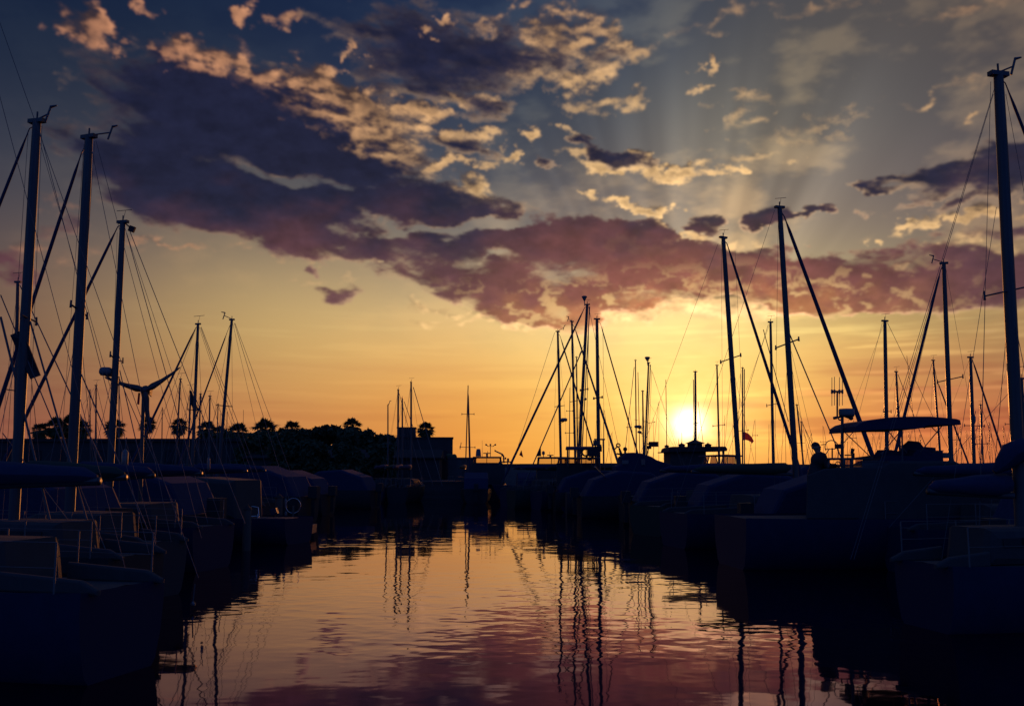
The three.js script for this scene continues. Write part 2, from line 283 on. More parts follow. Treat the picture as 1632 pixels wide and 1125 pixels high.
// ---------------------------------------------------------------- water
function rippleMap() {                         // slopes of small ripples, tiling, stretched 12 times so that eight bits hold them
  const N = 2048, size = 40, h = new Float32Array(N * N), data = new Uint8Array(N * N * 4);
  const layers = [[26, 20, 0.0013], [47, 38, 0.0015], [83, 71, 0.0014], [151, 137, 0.00095], [290, 260, 0.00032], [9, 7, 0.0016]];
  for (let y = 0; y < N; y++) for (let x = 0; x < N; x++) {
    let s = 0;
    const u = x / N, v = y / N;
    const calm = 0.35 + 1.1 * smooth(0.35, 0.7, noise(u * 7, v * 11, 900, 7, 11));
    for (let k = 0; k < layers.length; k++) {
      const [cx, cy, amp] = layers[k];
      const ry = Math.round(cy * 1.6), n = noise(u * cx, v * ry, 700 + k, cx, ry) + noise(u * cx + 0.37, v * ry + 0.61, 740 + k, cx, ry);
      s += amp * n * (k > 1 && k < 5 ? calm : 1);
    }
    h[y * N + x] = s;
  }
  const STRETCH = 12, cell = size / N;
  for (let y = 0; y < N; y++) for (let x = 0; x < N; x++) {
    const dx = (h[y * N + (x + 1) % N] - h[y * N + (x + N - 1) % N]) / (2 * cell), dy = (h[((y + 1) % N) * N + x] - h[((y + N - 1) % N) * N + x]) / (2 * cell);
    const a = -dx * STRETCH, b = -dy * STRETCH, l = Math.hypot(a, b, 1), k = (y * N + x) * 4;
    data[k] = Math.round((a / l * 0.5 + 0.5) * 255); data[k + 1] = Math.round((b / l * 0.5 + 0.5) * 255); data[k + 2] = Math.round((1 / l * 0.5 + 0.5) * 255); data[k + 3] = 255;
  }
  const t = new THREE.DataTexture(data, N, N);
  t.wrapS = t.wrapT = THREE.RepeatWrapping; t.magFilter = THREE.LinearFilter; t.needsUpdate = true;
  t.repeat.set(1 / size, 1 / size);
  return t;
}
{
  const g = new THREE.PlaneGeometry(8000, 6000, 1, 1);
  g.rotateX(-Math.PI / 2); g.translate(0, 0, -2000);
  const p = g.attributes.position, uv = g.attributes.uv;
  for (let i = 0; i < p.count; i++) uv.setXY(i, p.getX(i), -p.getZ(i));
  const m = new THREE.MeshPhysicalMaterial({ color: new THREE.Color().setRGB(0.014, 0.022, 0.04), roughness: 0.03, metalness: 0.85, ior: 1.333, specularColor: new THREE.Color().setRGB(1, 0.71, 0.88), normalMap: rippleMap(), normalScale: new THREE.Vector2(1 / 12, 1 / 12) });
  const water = new THREE.Mesh(g, m);
  water.name = 'water'; water.receiveShadow = true;
  water.userData = { kind: 'structure' };
  scene.add(water);
}

// ---------------------------------------------------------------- tools
let seed = 7;
const rnd = () => { seed = (Math.imul(seed, 1664525) + 1013904223) >>> 0; return seed / 4294967296; };
const V = (x, y, z) => new THREE.Vector3(x, y, z);
const cosP = Math.cos(PITCH), sinP = Math.sin(PITCH);
function at(px, py, depth) {                   // the point at that depth (metres along -z) that the photograph shows at a pixel
  const cx = (px - 816) / FOCAL, cy = (562.5 - py) / FOCAL;
  const dy = cy * cosP + sinP, dz = cosP - cy * sinP;
  return V(cx * depth / dz, EYE + dy * depth / dz, -depth);
}
const across = (depth) => depth / FOCAL;       // metres per photograph pixel at a depth
const taken = new Map();
function numbered(name) { const n = taken.get(name) || 0; taken.set(name, n + 1); return n ? `${name}_${String(n).padStart(3, '0')}` : name; }
function plain(g) {                            // every geometry alike, so that they merge
  if (g.index) g = g.toNonIndexed();
  if (!g.attributes.normal) g.computeVertexNormals();
  if (!g.attributes.uv) g.setAttribute('uv', new THREE.BufferAttribute(new Float32Array(g.attributes.position.count * 2), 2));
  for (const k of Object.keys(g.attributes)) if (!['position', 'normal', 'uv'].includes(k)) g.deleteAttribute(k);
  return g;
}
const join = (list) => list.length === 1 ? plain(list[0]) : mergeGeometries(list.map(plain), false);
function part(parent, name, geometry, material, label) {
  const m = new THREE.Mesh(Array.isArray(geometry) ? join(geometry) : geometry, material);
  m.name = name; m.castShadow = m.receiveShadow = true;
  if (label) m.userData.label = label;
  parent.add(m);
  return m;
}
function thing(name, label, category, position = V(0, 0, 0), group) {
  const g = new THREE.Group();
  g.name = numbered(name); g.position.copy(position);
  g.userData = { label, category };
  if (group) g.userData.group = group;
  scene.add(g);
  return g;
}
function struct(name, geometry, material) {
  const m = new THREE.Mesh(Array.isArray(geometry) ? join(geometry) : geometry, material);
  m.name = numbered(name); m.castShadow = m.receiveShadow = true; m.userData = { kind: 'structure' };
  scene.add(m);
  return m;
}
function loft(points, radii, sides = 8, squash = 1) {   // a round body along points; radii one number or one per point
  const n = points.length, pos = [], uv = [], index = [];
  const dir = V(), side = V(), up = V();
  let last = null;
  for (let i = 0; i < n; i++) {
    dir.subVectors(points[Math.min(n - 1, i + 1)], points[Math.max(0, i - 1)]).normalize();
    if (!last) { side.crossVectors(dir, Math.abs(dir.y) > 0.9 ? V(0, 0, 1) : V(0, 1, 0)).normalize(); } else { side.copy(last).addScaledVector(dir, -last.dot(dir)).normalize(); }
    last = side.clone(); up.crossVectors(side, dir).normalize();
    const r = Array.isArray(radii) ? radii[i] : radii;
    for (let k = 0; k <= sides; k++) {
      const a = k / sides * Math.PI * 2, c = Math.cos(a) * r, s = Math.sin(a) * r * squash;
      pos.push(points[i].x + side.x * c + up.x * s, points[i].y + side.y * c + up.y * s, points[i].z + side.z * c + up.z * s);
      uv.push(k / sides, i / (n - 1));
    }
  }
  for (let i = 0; i < n - 1; i++) for (let k = 0; k < sides; k++) { const a = i * (sides + 1) + k, b = a + sides + 1; index.push(a, b, a + 1, b, b + 1, a + 1); }
  for (const [row, flip] of [[0, 0], [n - 1, 1]]) {
    const c = pos.length / 3, p = points[row];
    pos.push(p.x, p.y, p.z); uv.push(0.5, 0.5);
    for (let k = 0; k < sides; k++) { const a = row * (sides + 1) + k; flip ? index.push(c, a + 1, a) : index.push(c, a, a + 1); }
  }
  const g = new THREE.BufferGeometry();
  g.setAttribute('position', new THREE.Float32BufferAttribute(pos, 3)); g.setAttribute('uv', new THREE.Float32BufferAttribute(uv, 2)); g.setIndex(index);
  g.computeVertexNormals();
  return g;
}
const rod = (a, b, r0, r1 = r0, sides = 6) => loft([a, b], [r0, r1], sides);
function box(w, h, d, x = 0, y = 0, z = 0) { const g = new THREE.BoxGeometry(w, h, d); g.translate(x, y, z); return g; }
function slab(points, depth, bevel = 0.03, z = 0) {     // a profile in x and y given depth along z, edges bevelled, centred on z
  const s = new THREE.Shape(points.map(([x, y]) => new THREE.Vector2(x, y)));
  const g = new THREE.ExtrudeGeometry(s, { depth: depth - 2 * bevel, bevelEnabled: bevel > 0, bevelThickness: bevel, bevelSize: bevel, bevelOffset: -bevel, bevelSegments: 2, steps: 1 });
  g.translate(0, 0, z - depth / 2 + bevel);
  return g;
}

// ---------------------------------------------------------------- materials
function grain(size, fx, fy, s, lo, hi) {
  const d = new Uint8Array(size * size * 4);
  for (let y = 0; y < size; y++) for (let x = 0; x < size; x++) {
    const n = 0.5 * noise(x / size * fx, y / size * fy, s, fx, fy) + 0.3 * noise(x / size * fx * 3, y / size * fy * 3, s + 1, fx * 3, fy * 3) + 0.2 * noise(x / size * fx * 9, y / size * fy * 9, s + 2, fx * 9, fy * 9);
    const k = (y * size + x) * 4; d[k] = d[k + 1] = d[k + 2] = Math.round(mix(lo, hi, n)); d[k + 3] = 255;
  }
  const t = new THREE.DataTexture(d, size, size);
  t.wrapS = t.wrapT = THREE.RepeatWrapping; t.magFilter = THREE.LinearFilter; t.needsUpdate = true;
  return t;
}
const speckle = grain(256, 6, 6, 3, 190, 255), weave = grain(256, 16, 16, 13, 170, 255), rough = grain(256, 5, 5, 23, 120, 255);
const lin = (r, g, b) => new THREE.Color().setRGB(r, g, b);
const std = (r, g, b, roughness, metalness = 0, more = {}) => new THREE.MeshStandardMaterial({ color: lin(r, g, b), roughness, metalness, side: THREE.DoubleSide, ...more });
const gel = (r, g, b, more) => new THREE.MeshPhysicalMaterial({ color: lin(r, g, b), roughness: 0.8, specularIntensity: 0.4, side: THREE.DoubleSide, ...more });   // chalky old gelcoat
const M = {
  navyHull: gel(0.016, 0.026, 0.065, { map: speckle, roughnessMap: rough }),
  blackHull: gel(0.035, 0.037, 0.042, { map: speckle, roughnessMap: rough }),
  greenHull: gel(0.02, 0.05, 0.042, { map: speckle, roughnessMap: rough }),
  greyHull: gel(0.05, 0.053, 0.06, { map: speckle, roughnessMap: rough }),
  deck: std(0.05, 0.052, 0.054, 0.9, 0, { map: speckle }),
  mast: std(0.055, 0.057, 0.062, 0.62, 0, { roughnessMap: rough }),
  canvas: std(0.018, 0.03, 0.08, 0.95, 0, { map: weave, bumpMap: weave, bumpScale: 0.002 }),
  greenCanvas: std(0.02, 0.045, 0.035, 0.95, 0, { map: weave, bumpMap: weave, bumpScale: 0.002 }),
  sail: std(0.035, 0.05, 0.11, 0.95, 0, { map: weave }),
  wire: std(0.11, 0.11, 0.115, 0.6, 0),
  steel: std(0.25, 0.25, 0.26, 0.28, 0.9),
  polished: std(0.62, 0.61, 0.6, 0.22, 0.95),
  fender: new THREE.MeshPhysicalMaterial({ color: lin(0.09, 0.085, 0.09), roughness: 0.25, clearcoat: 1, clearcoatRoughness: 0.12 }),
  glass: new THREE.MeshPhysicalMaterial({ color: lin(0.72, 0.66, 0.62), roughness: 0.05, transmission: 1, thickness: 0, ior: 1.45 }),
  vinyl: new THREE.MeshPhysicalMaterial({ color: lin(0.5, 0.42, 0.4), roughness: 0.22, transmission: 1, thickness: 0, ior: 1.45 }),
  dome: std(0.16, 0.165, 0.17, 0.6),
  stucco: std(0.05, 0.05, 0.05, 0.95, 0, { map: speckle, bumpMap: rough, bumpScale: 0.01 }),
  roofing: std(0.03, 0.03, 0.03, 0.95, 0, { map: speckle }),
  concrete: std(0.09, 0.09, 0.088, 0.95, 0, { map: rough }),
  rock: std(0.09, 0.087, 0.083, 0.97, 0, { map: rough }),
  timber: std(0.12, 0.10, 0.08, 0.95, 0, { map: speckle }),
  leaf: std(0.05, 0.08, 0.035, 0.85),
  bark: std(0.10, 0.085, 0.065, 0.95, 0, { map: rough }),
  cloth: new THREE.MeshPhysicalMaterial({ color: lin(0.3, 0.04, 0.05), roughness: 0.95, transmission: 0.5, thickness: 0, side: THREE.DoubleSide }),
  darkCloth: std(0.03, 0.032, 0.04, 0.95, 0, { map: weave }),
  skin: std(0.33, 0.2, 0.14, 0.6),
};

// ---------------------------------------------------------------- quay, mole, buildings
const QUAY = 74, QUAY_TOP = 1.25;
{
  // quay on the far side, left of the channel
  const g = [box(150, QUAY_TOP + 2, 90, -153 / 2 - 1.9, QUAY_TOP / 2 - 1, -QUAY - 45)];
  struct('quay', g, M.concrete);
  const cap = box(150, 0.16, 0.5, -153 / 2 - 1.85, QUAY_TOP + 0.08, -QUAY - 0.2);
  struct('quay_kerb', cap, M.concrete);
}
{
  // rubble mole that closes the basin and runs off to the right; its crest wanders a little
  const nx = 260, nz = 9, x0 = -5, x1 = 190, pos = [], index = [], uv = [];
  for (let i = 0; i <= nx; i++) for (let j = 0; j <= nz; j++) {
    const x = mix(x0, x1, i / nx), v = j / nz * 2 - 1;
    const crest = 2.28 + 0.32 * fbm(x * 0.6, 3, 61, 4) + 0.25 * (noise(x * 2.1, 8, 62) - 0.5);
    const y = crest * (1 - Math.pow(Math.abs(v), 1.7)) + (1 - Math.abs(v)) * 0.25 * (noise(x * 1.9, j * 1.3, 65) - 0.5) - 0.4 * Math.abs(v);
    pos.push(x + 0.25 * (noise(x * 3, j, 66) - 0.5), y, -99 + v * 4.2); uv.push(x, v * 4);
    if (i < nx && j < nz) { const a = i * (nz + 1) + j, b = a + nz + 1; index.push(a, b, a + 1, b, b + 1, a + 1); }
  }
  const g = new THREE.BufferGeometry();
  g.setAttribute('position', new THREE.Float32BufferAttribute(pos, 3)); g.setAttribute('uv', new THREE.Float32BufferAttribute(uv, 2)); g.setIndex(index); g.computeVertexNormals();
  struct('breakwater', g, M.rock);
  // low land far behind, so that the basin does not end in open sea
  const far = [];
  for (let i = 0; i < 120; i++) { const x = -700 + i * 12 + rnd() * 4, h = 2.2 + 2.4 * fbm(i * 0.15, 1, 71, 4); far.push(box(14, h + 1, 30, x, h / 2 - 0.5, -560 - rnd() * 8)); }
  struct('far_shore', far, M.rock);
}
function windows(parent, list, z) {           // small panes set in frames on a wall that faces the basin
  for (const [x, y, w, h] of list) {
    const f = part(parent, 'window', [box(w, 0.06, 0.08, x, y + h / 2, z), box(w, 0.06, 0.1, x, y - h / 2, z), box(0.06, h - 0.06, 0.08, x - w / 2 + 0.03, y, z), box(0.06, h - 0.06, 0.08, x + w / 2 - 0.03, y, z)], M.roofing);
    part(f, 'pane', box(w - 0.12, h - 0.12, 0.02, x, y, z - 0.01), M.blackHull);
  }
}
{
  const D = 92, l = at(-90, 700, D), r = at(420, 700, D), top = at(200, 699, D).y;
  const b = thing('harbour_building', 'long low flat-roofed building behind the boats, palms rising over it', 'building', V((l.x + r.x) / 2, QUAY_TOP, -D - 5));
  const w = r.x - l.x, h = top - QUAY_TOP;
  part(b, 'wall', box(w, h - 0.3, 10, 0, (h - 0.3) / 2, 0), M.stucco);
  part(b, 'roof', [box(w + 0.5, 0.3, 10.5, 0, h - 0.15, 0)], M.roofing);
  const list = []; for (let i = 0; i < 9; i++) list.push([-w / 2 + 2 + i * (w - 4) / 8, 2.2, 1.5, 1.2]);
  windows(b, list, 5.04);
}
{
  const D = 92, l = at(626, 697, D), r = at(716.5, 697, D), top = at(690, 696.5, D).y;
  const b = thing('block_building', 'square flat-roofed building with a box-shaped room on its roof', 'building', V((l.x + r.x) / 2, QUAY_TOP, -D - 4));
  b.rotation.y = 5 * RAD;
  const w = (r.x - l.x) * 0.985, h = top - QUAY_TOP;
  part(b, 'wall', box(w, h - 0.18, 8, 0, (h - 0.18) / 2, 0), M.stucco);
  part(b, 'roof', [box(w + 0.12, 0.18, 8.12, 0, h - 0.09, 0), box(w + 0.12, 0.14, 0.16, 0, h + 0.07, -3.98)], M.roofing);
  const pl = at(627, 680, D).x - b.position.x, pr = at(656.5, 680, D).x - b.position.x, ph = at(640, 680, D).y - top;
  const room = part(b, 'rooftop_room', box(pr - pl, ph - 0.1, 3.2, (pl + pr) / 2, h + (ph - 0.1) / 2, 1.2), M.stucco);
  part(room, 'roof', box(pr - pl + 0.14, 0.1, 3.34, (pl + pr) / 2, h + ph - 0.05, 1.2), M.roofing);
  windows(b, [[-1.4, 2.2, 0.9, 1.1], [0.2, 2.2, 0.9, 1.1], [1.7, 2.2, 0.9, 1.1]], 4.04);
}
{
  const D = 88, l = at(392, 720, D), r = at(700, 720, D), top = at(500, 716, D).y;
  const b = thing('boat_shed', 'low dark shed under the bushy trees on the quay', 'shed', V((l.x + r.x) / 2, QUAY_TOP, -D - 2));
  const w = r.x - l.x, h = top - QUAY_TOP;
  part(b, 'wall', box(w, h * 0.7, 4, 0, h * 0.35, 0), M.stucco);
  const ro = slab([[-2.3, h * 0.7], [2.3, h * 0.7], [2.3, h * 0.74], [0, h], [-2.3, h * 0.74]], w + 0.4, 0.02); ro.rotateY(Math.PI / 2);
  part(b, 'roof', ro, M.roofing);
}
{
  const D = 90, l = at(714, 729, D), r = at(759, 729, D), top = at(735, 729, D).y;
  const b = thing('harbour_wall', 'low wall at the end of the quay beneath the twin-looking mast', 'wall', V((l.x + r.x) / 2, 0, -D));
  part(b, 'wall', box(r.x - l.x, top + 0.5 - 0.12, 0.6, 0, (top - 0.12 - 0.5) / 2, 0), M.concrete);
  part(b, 'coping', box(r.x - l.x + 0.1, 0.12, 0.75, 0, top - 0.06, 0), M.concrete);
  for (let i = 0; i < 5; i++) part(b, 'shrub_tuft', new THREE.IcosahedronGeometry(0.2 + rnd() * 0.12, 1).translate(-1.3 + i * 0.12 + rnd() * 0.05, top + 0.05, -0.1), M.leaf);
}
{
  // pavilion with small hipped lanterns on its flat roof, in front of the sun
  const D = 94, l = at(1061, 720, D), r = at(1150, 720, D), k = across(D);
  const b = thing('dock_house', 'flat-roofed dock house with three small hipped lanterns before the setting sun', 'building', V((l.x + r.x) / 2, 0, -D));
  const X = (px) => at(px, 720, D).x - b.position.x, Y = (py) => at(1100, py, D).y;
  const wl = X(1063), wr = X(1119);
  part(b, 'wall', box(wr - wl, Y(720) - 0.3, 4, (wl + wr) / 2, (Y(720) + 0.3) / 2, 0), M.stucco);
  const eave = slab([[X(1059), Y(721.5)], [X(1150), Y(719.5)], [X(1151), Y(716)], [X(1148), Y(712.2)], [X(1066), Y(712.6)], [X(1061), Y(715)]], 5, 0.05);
  part(b, 'roof', eave, M.roofing);
  part(b, 'gutter_lip', box(X(1064) - X(1054), 0.1, 4.6, (X(1064) + X(1054)) / 2, Y(721), 0), M.roofing);
  for (const [a, c, y0, y1] of [[1094, 1122, 712, 700.5], [1081, 1093, 712, 706], [1123, 1135, 712, 706], [1059, 1067, 713, 708.5]]) {
    const w = (c - a) * k, h = (y0 - y1) * k, x = X((a + c) / 2), y = Y(y0);
    const lan = part(b, 'lantern', box(w * 0.72, h * 0.5, w * 0.72, x, y + h * 0.25, 0), M.stucco);
    const cone = new THREE.ConeGeometry(w * 0.72, h * 0.55, 4, 1); cone.rotateY(Math.PI / 4); cone.translate(x, y + h * 0.72, 0);
    part(lan, 'roof', cone, M.roofing);
    part(lan, 'finial', rod(V(x, y + h * 0.95, 0), V(x, y + h * 1.25, 0), 0.05, 0.02), M.roofing);
  }
  for (const px of [1147, 1140]) part(b, 'post', rod(V(X(px), 0.5, 1.6), V(X(px), Y(719), 1.6), 0.09), M.timber);
  for (const [px, y1, y2] of [[1081, 699, 712], [1086, 690, 712]]) part(b, 'aerial', rod(V(X(px), Y(y2), 0.5), V(X(px), Y(y1), 0.5), 0.035, 0.02), M.wire);
}

// ---------------------------------------------------------------- palms and trees
function frond(rot, lift, len, wide) {        // a fan leaf: a stalk and a fan of pointed blades that droop at their tips
  const pos = [], blades = 9;
  const c = Math.cos(rot), s = Math.sin(rot), put = (r, side, y) => pos.push(c * r - s * side, y, s * r + c * side);
  const ce = Math.cos(lift), se = Math.sin(lift);
  const P = (d, side, drop) => [d * ce, side, d * se - drop];
  const tri = (a, b, d) => { put(...[a[0], a[1], a[2]]); put(...[b[0], b[1], b[2]]); put(...[d[0], d[1], d[2]]); };
  tri(P(0, -0.03, 0), P(0, 0.03, 0), P(len * 0.5, 0, 0.02));
  for (let k = 0; k < blades; k++) {
    const a = (k / (blades - 1) - 0.5) * 2.5, l = len * (0.62 - 0.12 * Math.abs(a)), w = wide;
    const bx = len * 0.45, tx = bx + Math.cos(a) * l, ty = Math.sin(a) * l, mx = bx + Math.cos(a) * l * 0.5, my = Math.sin(a) * l * 0.5;
    const drop = 0.16 * len + 0.1 * Math.abs(a);
    tri(P(bx, 0, 0), P(mx - Math.sin(a) * w, my + Math.cos(a) * w, 0.05), P(mx + Math.sin(a) * w, my - Math.cos(a) * w, 0.05));
    tri(P(mx - Math.sin(a) * w, my + Math.cos(a) * w, 0.05), P(tx, ty, drop), P(mx + Math.sin(a) * w, my - Math.cos(a) * w, 0.05));
  }
  const g = new THREE.BufferGeometry(); g.setAttribute('position', new THREE.Float32BufferAttribute(pos, 3)); g.computeVertexNormals();
  return g;
}
function makePalm(variant) {
  const t = new THREE.Group(), H = 3.3, fr = [];
  t.name = 'palm_tree';
  const n = 96;
  for (let k = 0; k < n; k++) {
    const u = k / n, lift = mix(1.5, -1.35, Math.pow(u, 0.8)) + (rnd() - 0.5) * 0.35, len = mix(0.95, 1.12, Math.sin(u * 3)) * (0.85 + rnd() * 0.35);
    const f = frond(k * 2.4 + rnd() * 0.5, lift, len, 0.075); f.translate(0, H - 0.1 + rnd() * 0.15, 0); fr.push(f);
  }
  const pts = [], rad = [];
  for (let i = 0; i <= 8; i++) { const u = i / 8; pts.push(V(0.25 * Math.sin(u * 2 + variant), mix(-2.4, H, u), 0.1 * u)); rad.push(mix(0.26, 0.17, u) * (i % 2 ? 1.06 : 0.96)); }
  const top = pts[8]; fr.forEach((f) => f.translate(top.x, 0, top.z));
  part(t, 'trunk', loft(pts, rad, 8), M.bark);
  part(t, 'crown', fr, M.leaf);
  // old leaves hang round the trunk under the crown
  const skirt = []; for (let k = 0; k < 16; k++) { const f = frond(k * 0.4 + rnd(), -1.35, 0.75, 0.05); f.translate(top.x, H - 0.35, top.z); skirt.push(f); }
  part(t, 'dead_leaves', skirt, M.bark);
  return t;
}
const palms = [makePalm(0), makePalm(2.1), makePalm(4.2)];
[   // px of the crown, py of its top, width in pixels, label
  [61, 672, 29, 'small round palm leftmost in the row over the long roof'], [90, 663, 36, 'palm between the two tall masts, its crown close to the next'], [111, 656, 42, 'palm crown behind the foot of the second tall mast'],
  [134, 667, 32, 'palm just beside the foot of the second tall mast'], [185, 664, 34, 'palm with its trunk behind the mast that carries the radar'], [236, 662, 28, 'slim palm behind the wind generator pole'],
  [283, 664, 29, 'free-standing palm with daylight around its crown'], [326, 668, 34, 'broad palm in the cluster of short masts'], [350, 676, 28, 'lower palm squeezed between the cluster and the next crown'],
  [380, 671, 38, 'wide shaggy palm past the last left-hand mast'], [426, 664, 44, 'tallest and widest palm of the row'], [448, 680, 24, 'small palm leaning against the tallest one'],
  [468, 668, 32, 'palm at the start of the bushy trees'], [561, 664, 32, 'palm rising from the end of the bushy trees'], [680, 670, 30, 'palm standing over the square building'],
].forEach(([px, py, w, label], i) => {
  const D = 104 + (i * 37 % 5), p = palms[i % 3].clone(), top = at(px, py, D), s = w * 1.34 * across(D) / 2.75;
  p.name = numbered('palm_tree'); p.position.set(top.x, top.y - s * 4.25, -D); p.scale.setScalar(s); p.rotation.y = i * 1.3;
  p.userData = { label, category: 'palm tree', group: 'palms along the far quay' };
  scene.add(p);
});
function bushyTree(px, py, w, D, label) {
  const top = at(px, py, D), H = top.y - QUAY_TOP, R = w * across(D) / 2;
  const t = thing('bushy_tree', label, 'tree', V(top.x, QUAY_TOP, -D), 'bushy trees on the quay');
  part(t, 'trunk', loft([V(0, 0, 0), V(0.1, H * 0.25, 0), V(0, H * 0.55, 0.1)], [0.2, 0.16, 0.1], 7), M.bark);
  for (let k = 0; k < 4; k++) { const a = k * 1.7; part(t, 'branch', rod(V(0.05, H * (0.25 + k * 0.06), 0), V(Math.cos(a) * R * 0.6, H * (0.5 + 0.08 * k), Math.sin(a) * R * 0.6), 0.09, 0.04), M.bark); }
  const clumps = [], pos = [];
  for (let k = 0; k < 34; k++) { const a = rnd() * 6.283, q = Math.sqrt(rnd()) * 0.78, y = rnd(); clumps.push([Math.cos(a) * q * R * (1 - 0.45 * y * y), H * mix(0.16, 0.86, y), Math.sin(a) * q * R, R * (0.2 + 0.16 * rnd())]); }
  for (const [x, y, z, r] of clumps) for (let k = 0; k < 150; k++) {
    const u = V(rnd() - 0.5, rnd() - 0.5, rnd() - 0.5).normalize().multiplyScalar(r * (0.6 + 0.5 * rnd()));
    u.y *= 0.75; u.add(V(x, y, z)); if (u.y > H) u.y = H - rnd() * 0.2;
    const a = V(rnd() - 0.5, rnd() - 0.5, rnd() - 0.5).normalize(), b = V(rnd() - 0.5, rnd() - 0.5, rnd() - 0.5).cross(a).normalize(), l = 0.2 + 0.16 * rnd(), m = l * 0.45;
    const c = [u.clone().addScaledVector(a, l), u.clone().addScaledVector(b, m), u.clone().addScaledVector(a, -l), u.clone().addScaledVector(b, -m)];
    for (const q of [0, 1, 2, 0, 2, 3]) pos.push(c[q].x, c[q].y, c[q].z);
  }
  const g = new THREE.BufferGeometry(); g.setAttribute('position', new THREE.Float32BufferAttribute(pos, 3)); g.computeVertexNormals();
  part(t, 'crown', g, M.leaf);
}
bushyTree(484, 677, 66, 98, 'bushy round tree just past the row of palms');
bushyTree(520, 671, 76, 99, 'tallest of the bushy trees, with an uneven top');
bushyTree(552, 680, 70, 97, 'lower bushy tree beneath the single palm crown');
bushyTree(594, 681, 76, 98, 'wide bushy tree closing the group towards the square building');
bushyTree(624, 688, 50, 97, 'smallest bushy tree against the square building');
bushyTree(446, 684, 86, 98, 'dense low tree under the tallest palm');
bushyTree(404, 689, 80, 90, 'dense low tree where the long roof ends');
bushyTree(350, 685, 92, 99, 'dense tree behind the cluster of short masts');
bushyTree(452, 701, 62, 84, 'low bush before the shed, below the tallest palm');
bushyTree(500, 700, 74, 85, 'broad bush before the middle of the shed');
bushyTree(556, 702, 76, 84, 'broad bush before the shed, below the single palm crown');
bushyTree(608, 704, 66, 85, 'bush before the end of the shed by the square building');

// ---------------------------------------------------------------- boats
function hullShell(L, fore, B, free, under = 0.4) {     // hull with deck; x forward from the mast, y up from the water
  const n = 16, pos = [], index = [], uv = [], rows = 7, W = rows * 2 - 1;
  const sec = [[1, 1], [1.0, 0.72], [0.95, 0.4], [0.84, 0.08], [0.6, -0.5], [0.28, -0.85], [0, -1]];
  for (let i = 0; i <= n; i++) {
    const t = i / n, x = -(L - fore) + L * t;
    const beam = B / 2 * (t < 0.42 ? mix(0.74, 1, Math.sin(t / 0.42 * Math.PI / 2)) : Math.pow(Math.max(0, Math.cos((t - 0.42) / 0.58 * Math.PI / 2)), 0.8)) + 0.012;
    const sheer = free * (0.94 + 0.3 * (t - 0.35) * (t - 0.35) * (t > 0.35 ? 1.6 : 0.5));
    for (let j = 0; j < W; j++) {
      const k = j < rows ? j : W - 1 - j, sgn = j < rows ? 1 : -1;
      const [b, h] = sec[k], y = h > 0 ? sheer * h : under * h * (0.4 + 0.6 * Math.sin(Math.min(1, t + 0.15) * Math.PI));
      pos.push(x + (h - 0.6) * 0.75 * Math.pow(t, 5) - (h > 0 ? (1 - h) * 0 : 0), y, sgn * beam * b * (k > 2 ? 1 - 0.25 * t * t : 1)); uv.push(x, y + sgn * beam);
    }
  }
  for (let i = 0; i < n; i++) for (let j = 0; j < W - 1; j++) { const a = i * W + j, b = a + W; index.push(a, b, a + 1, b, b + 1, a + 1); }
  const hull = new THREE.BufferGeometry();
  hull.setAttribute('position', new THREE.Float32BufferAttribute(pos, 3)); hull.setAttribute('uv', new THREE.Float32BufferAttribute(uv, 2)); hull.setIndex(index); hull.computeVertexNormals();
  const dp = [], du = [], di = [];
  for (let i = 0; i <= n; i++) {
    const a = i * W, b = a + W - 1, drop = 0.05;
    dp.push(pos[a * 3], pos[a * 3 + 1] - drop, pos[a * 3 + 2] * 0.98, pos[a * 3], pos[a * 3 + 1] - drop + 0.05, 0, pos[b * 3], pos[b * 3 + 1] - drop, pos[b * 3 + 2] * 0.98);
    du.push(pos[a * 3], pos[a * 3 + 2], pos[a * 3], 0, pos[b * 3], pos[b * 3 + 2]);
    if (i < n) { const q = i * 3; di.push(q, q + 1, q + 3, q + 1, q + 4, q + 3, q + 1, q + 2, q + 4, q + 2, q + 5, q + 4); }
  }
  const deck = new THREE.BufferGeometry();
  deck.setAttribute('position', new THREE.Float32BufferAttribute(dp, 3)); deck.setAttribute('uv', new THREE.Float32BufferAttribute(du, 2)); deck.setIndex(di); deck.computeVertexNormals();
  const tp = []; for (let j = 0; j < W - 2; j++) for (const k of [0, j + 1, j + 2]) tp.push(pos[k * 3], pos[k * 3 + 1] - (k === 0 || k === W - 1 ? 0.01 : 0), pos[k * 3 + 2]);
  const transom = new THREE.BufferGeometry(); transom.setAttribute('position', new THREE.Float32BufferAttribute(tp, 3)); transom.computeVertexNormals();
  return { hull: join([hull, transom]), deck: plain(deck) };
}
const hullOf = new Map();
function cachedHull(L, fore, B, free) {
  const key = [L, fore, B, free].map((v) => v.toFixed(1)).join();
  if (!hullOf.has(key)) hullOf.set(key, hullShell(L, fore, B, free));
  return hullOf.get(key);
}
const HULLS = [M.navyHull, M.blackHull, M.greyHull, M.navyHull, M.greenHull];
let boatCount = 0;
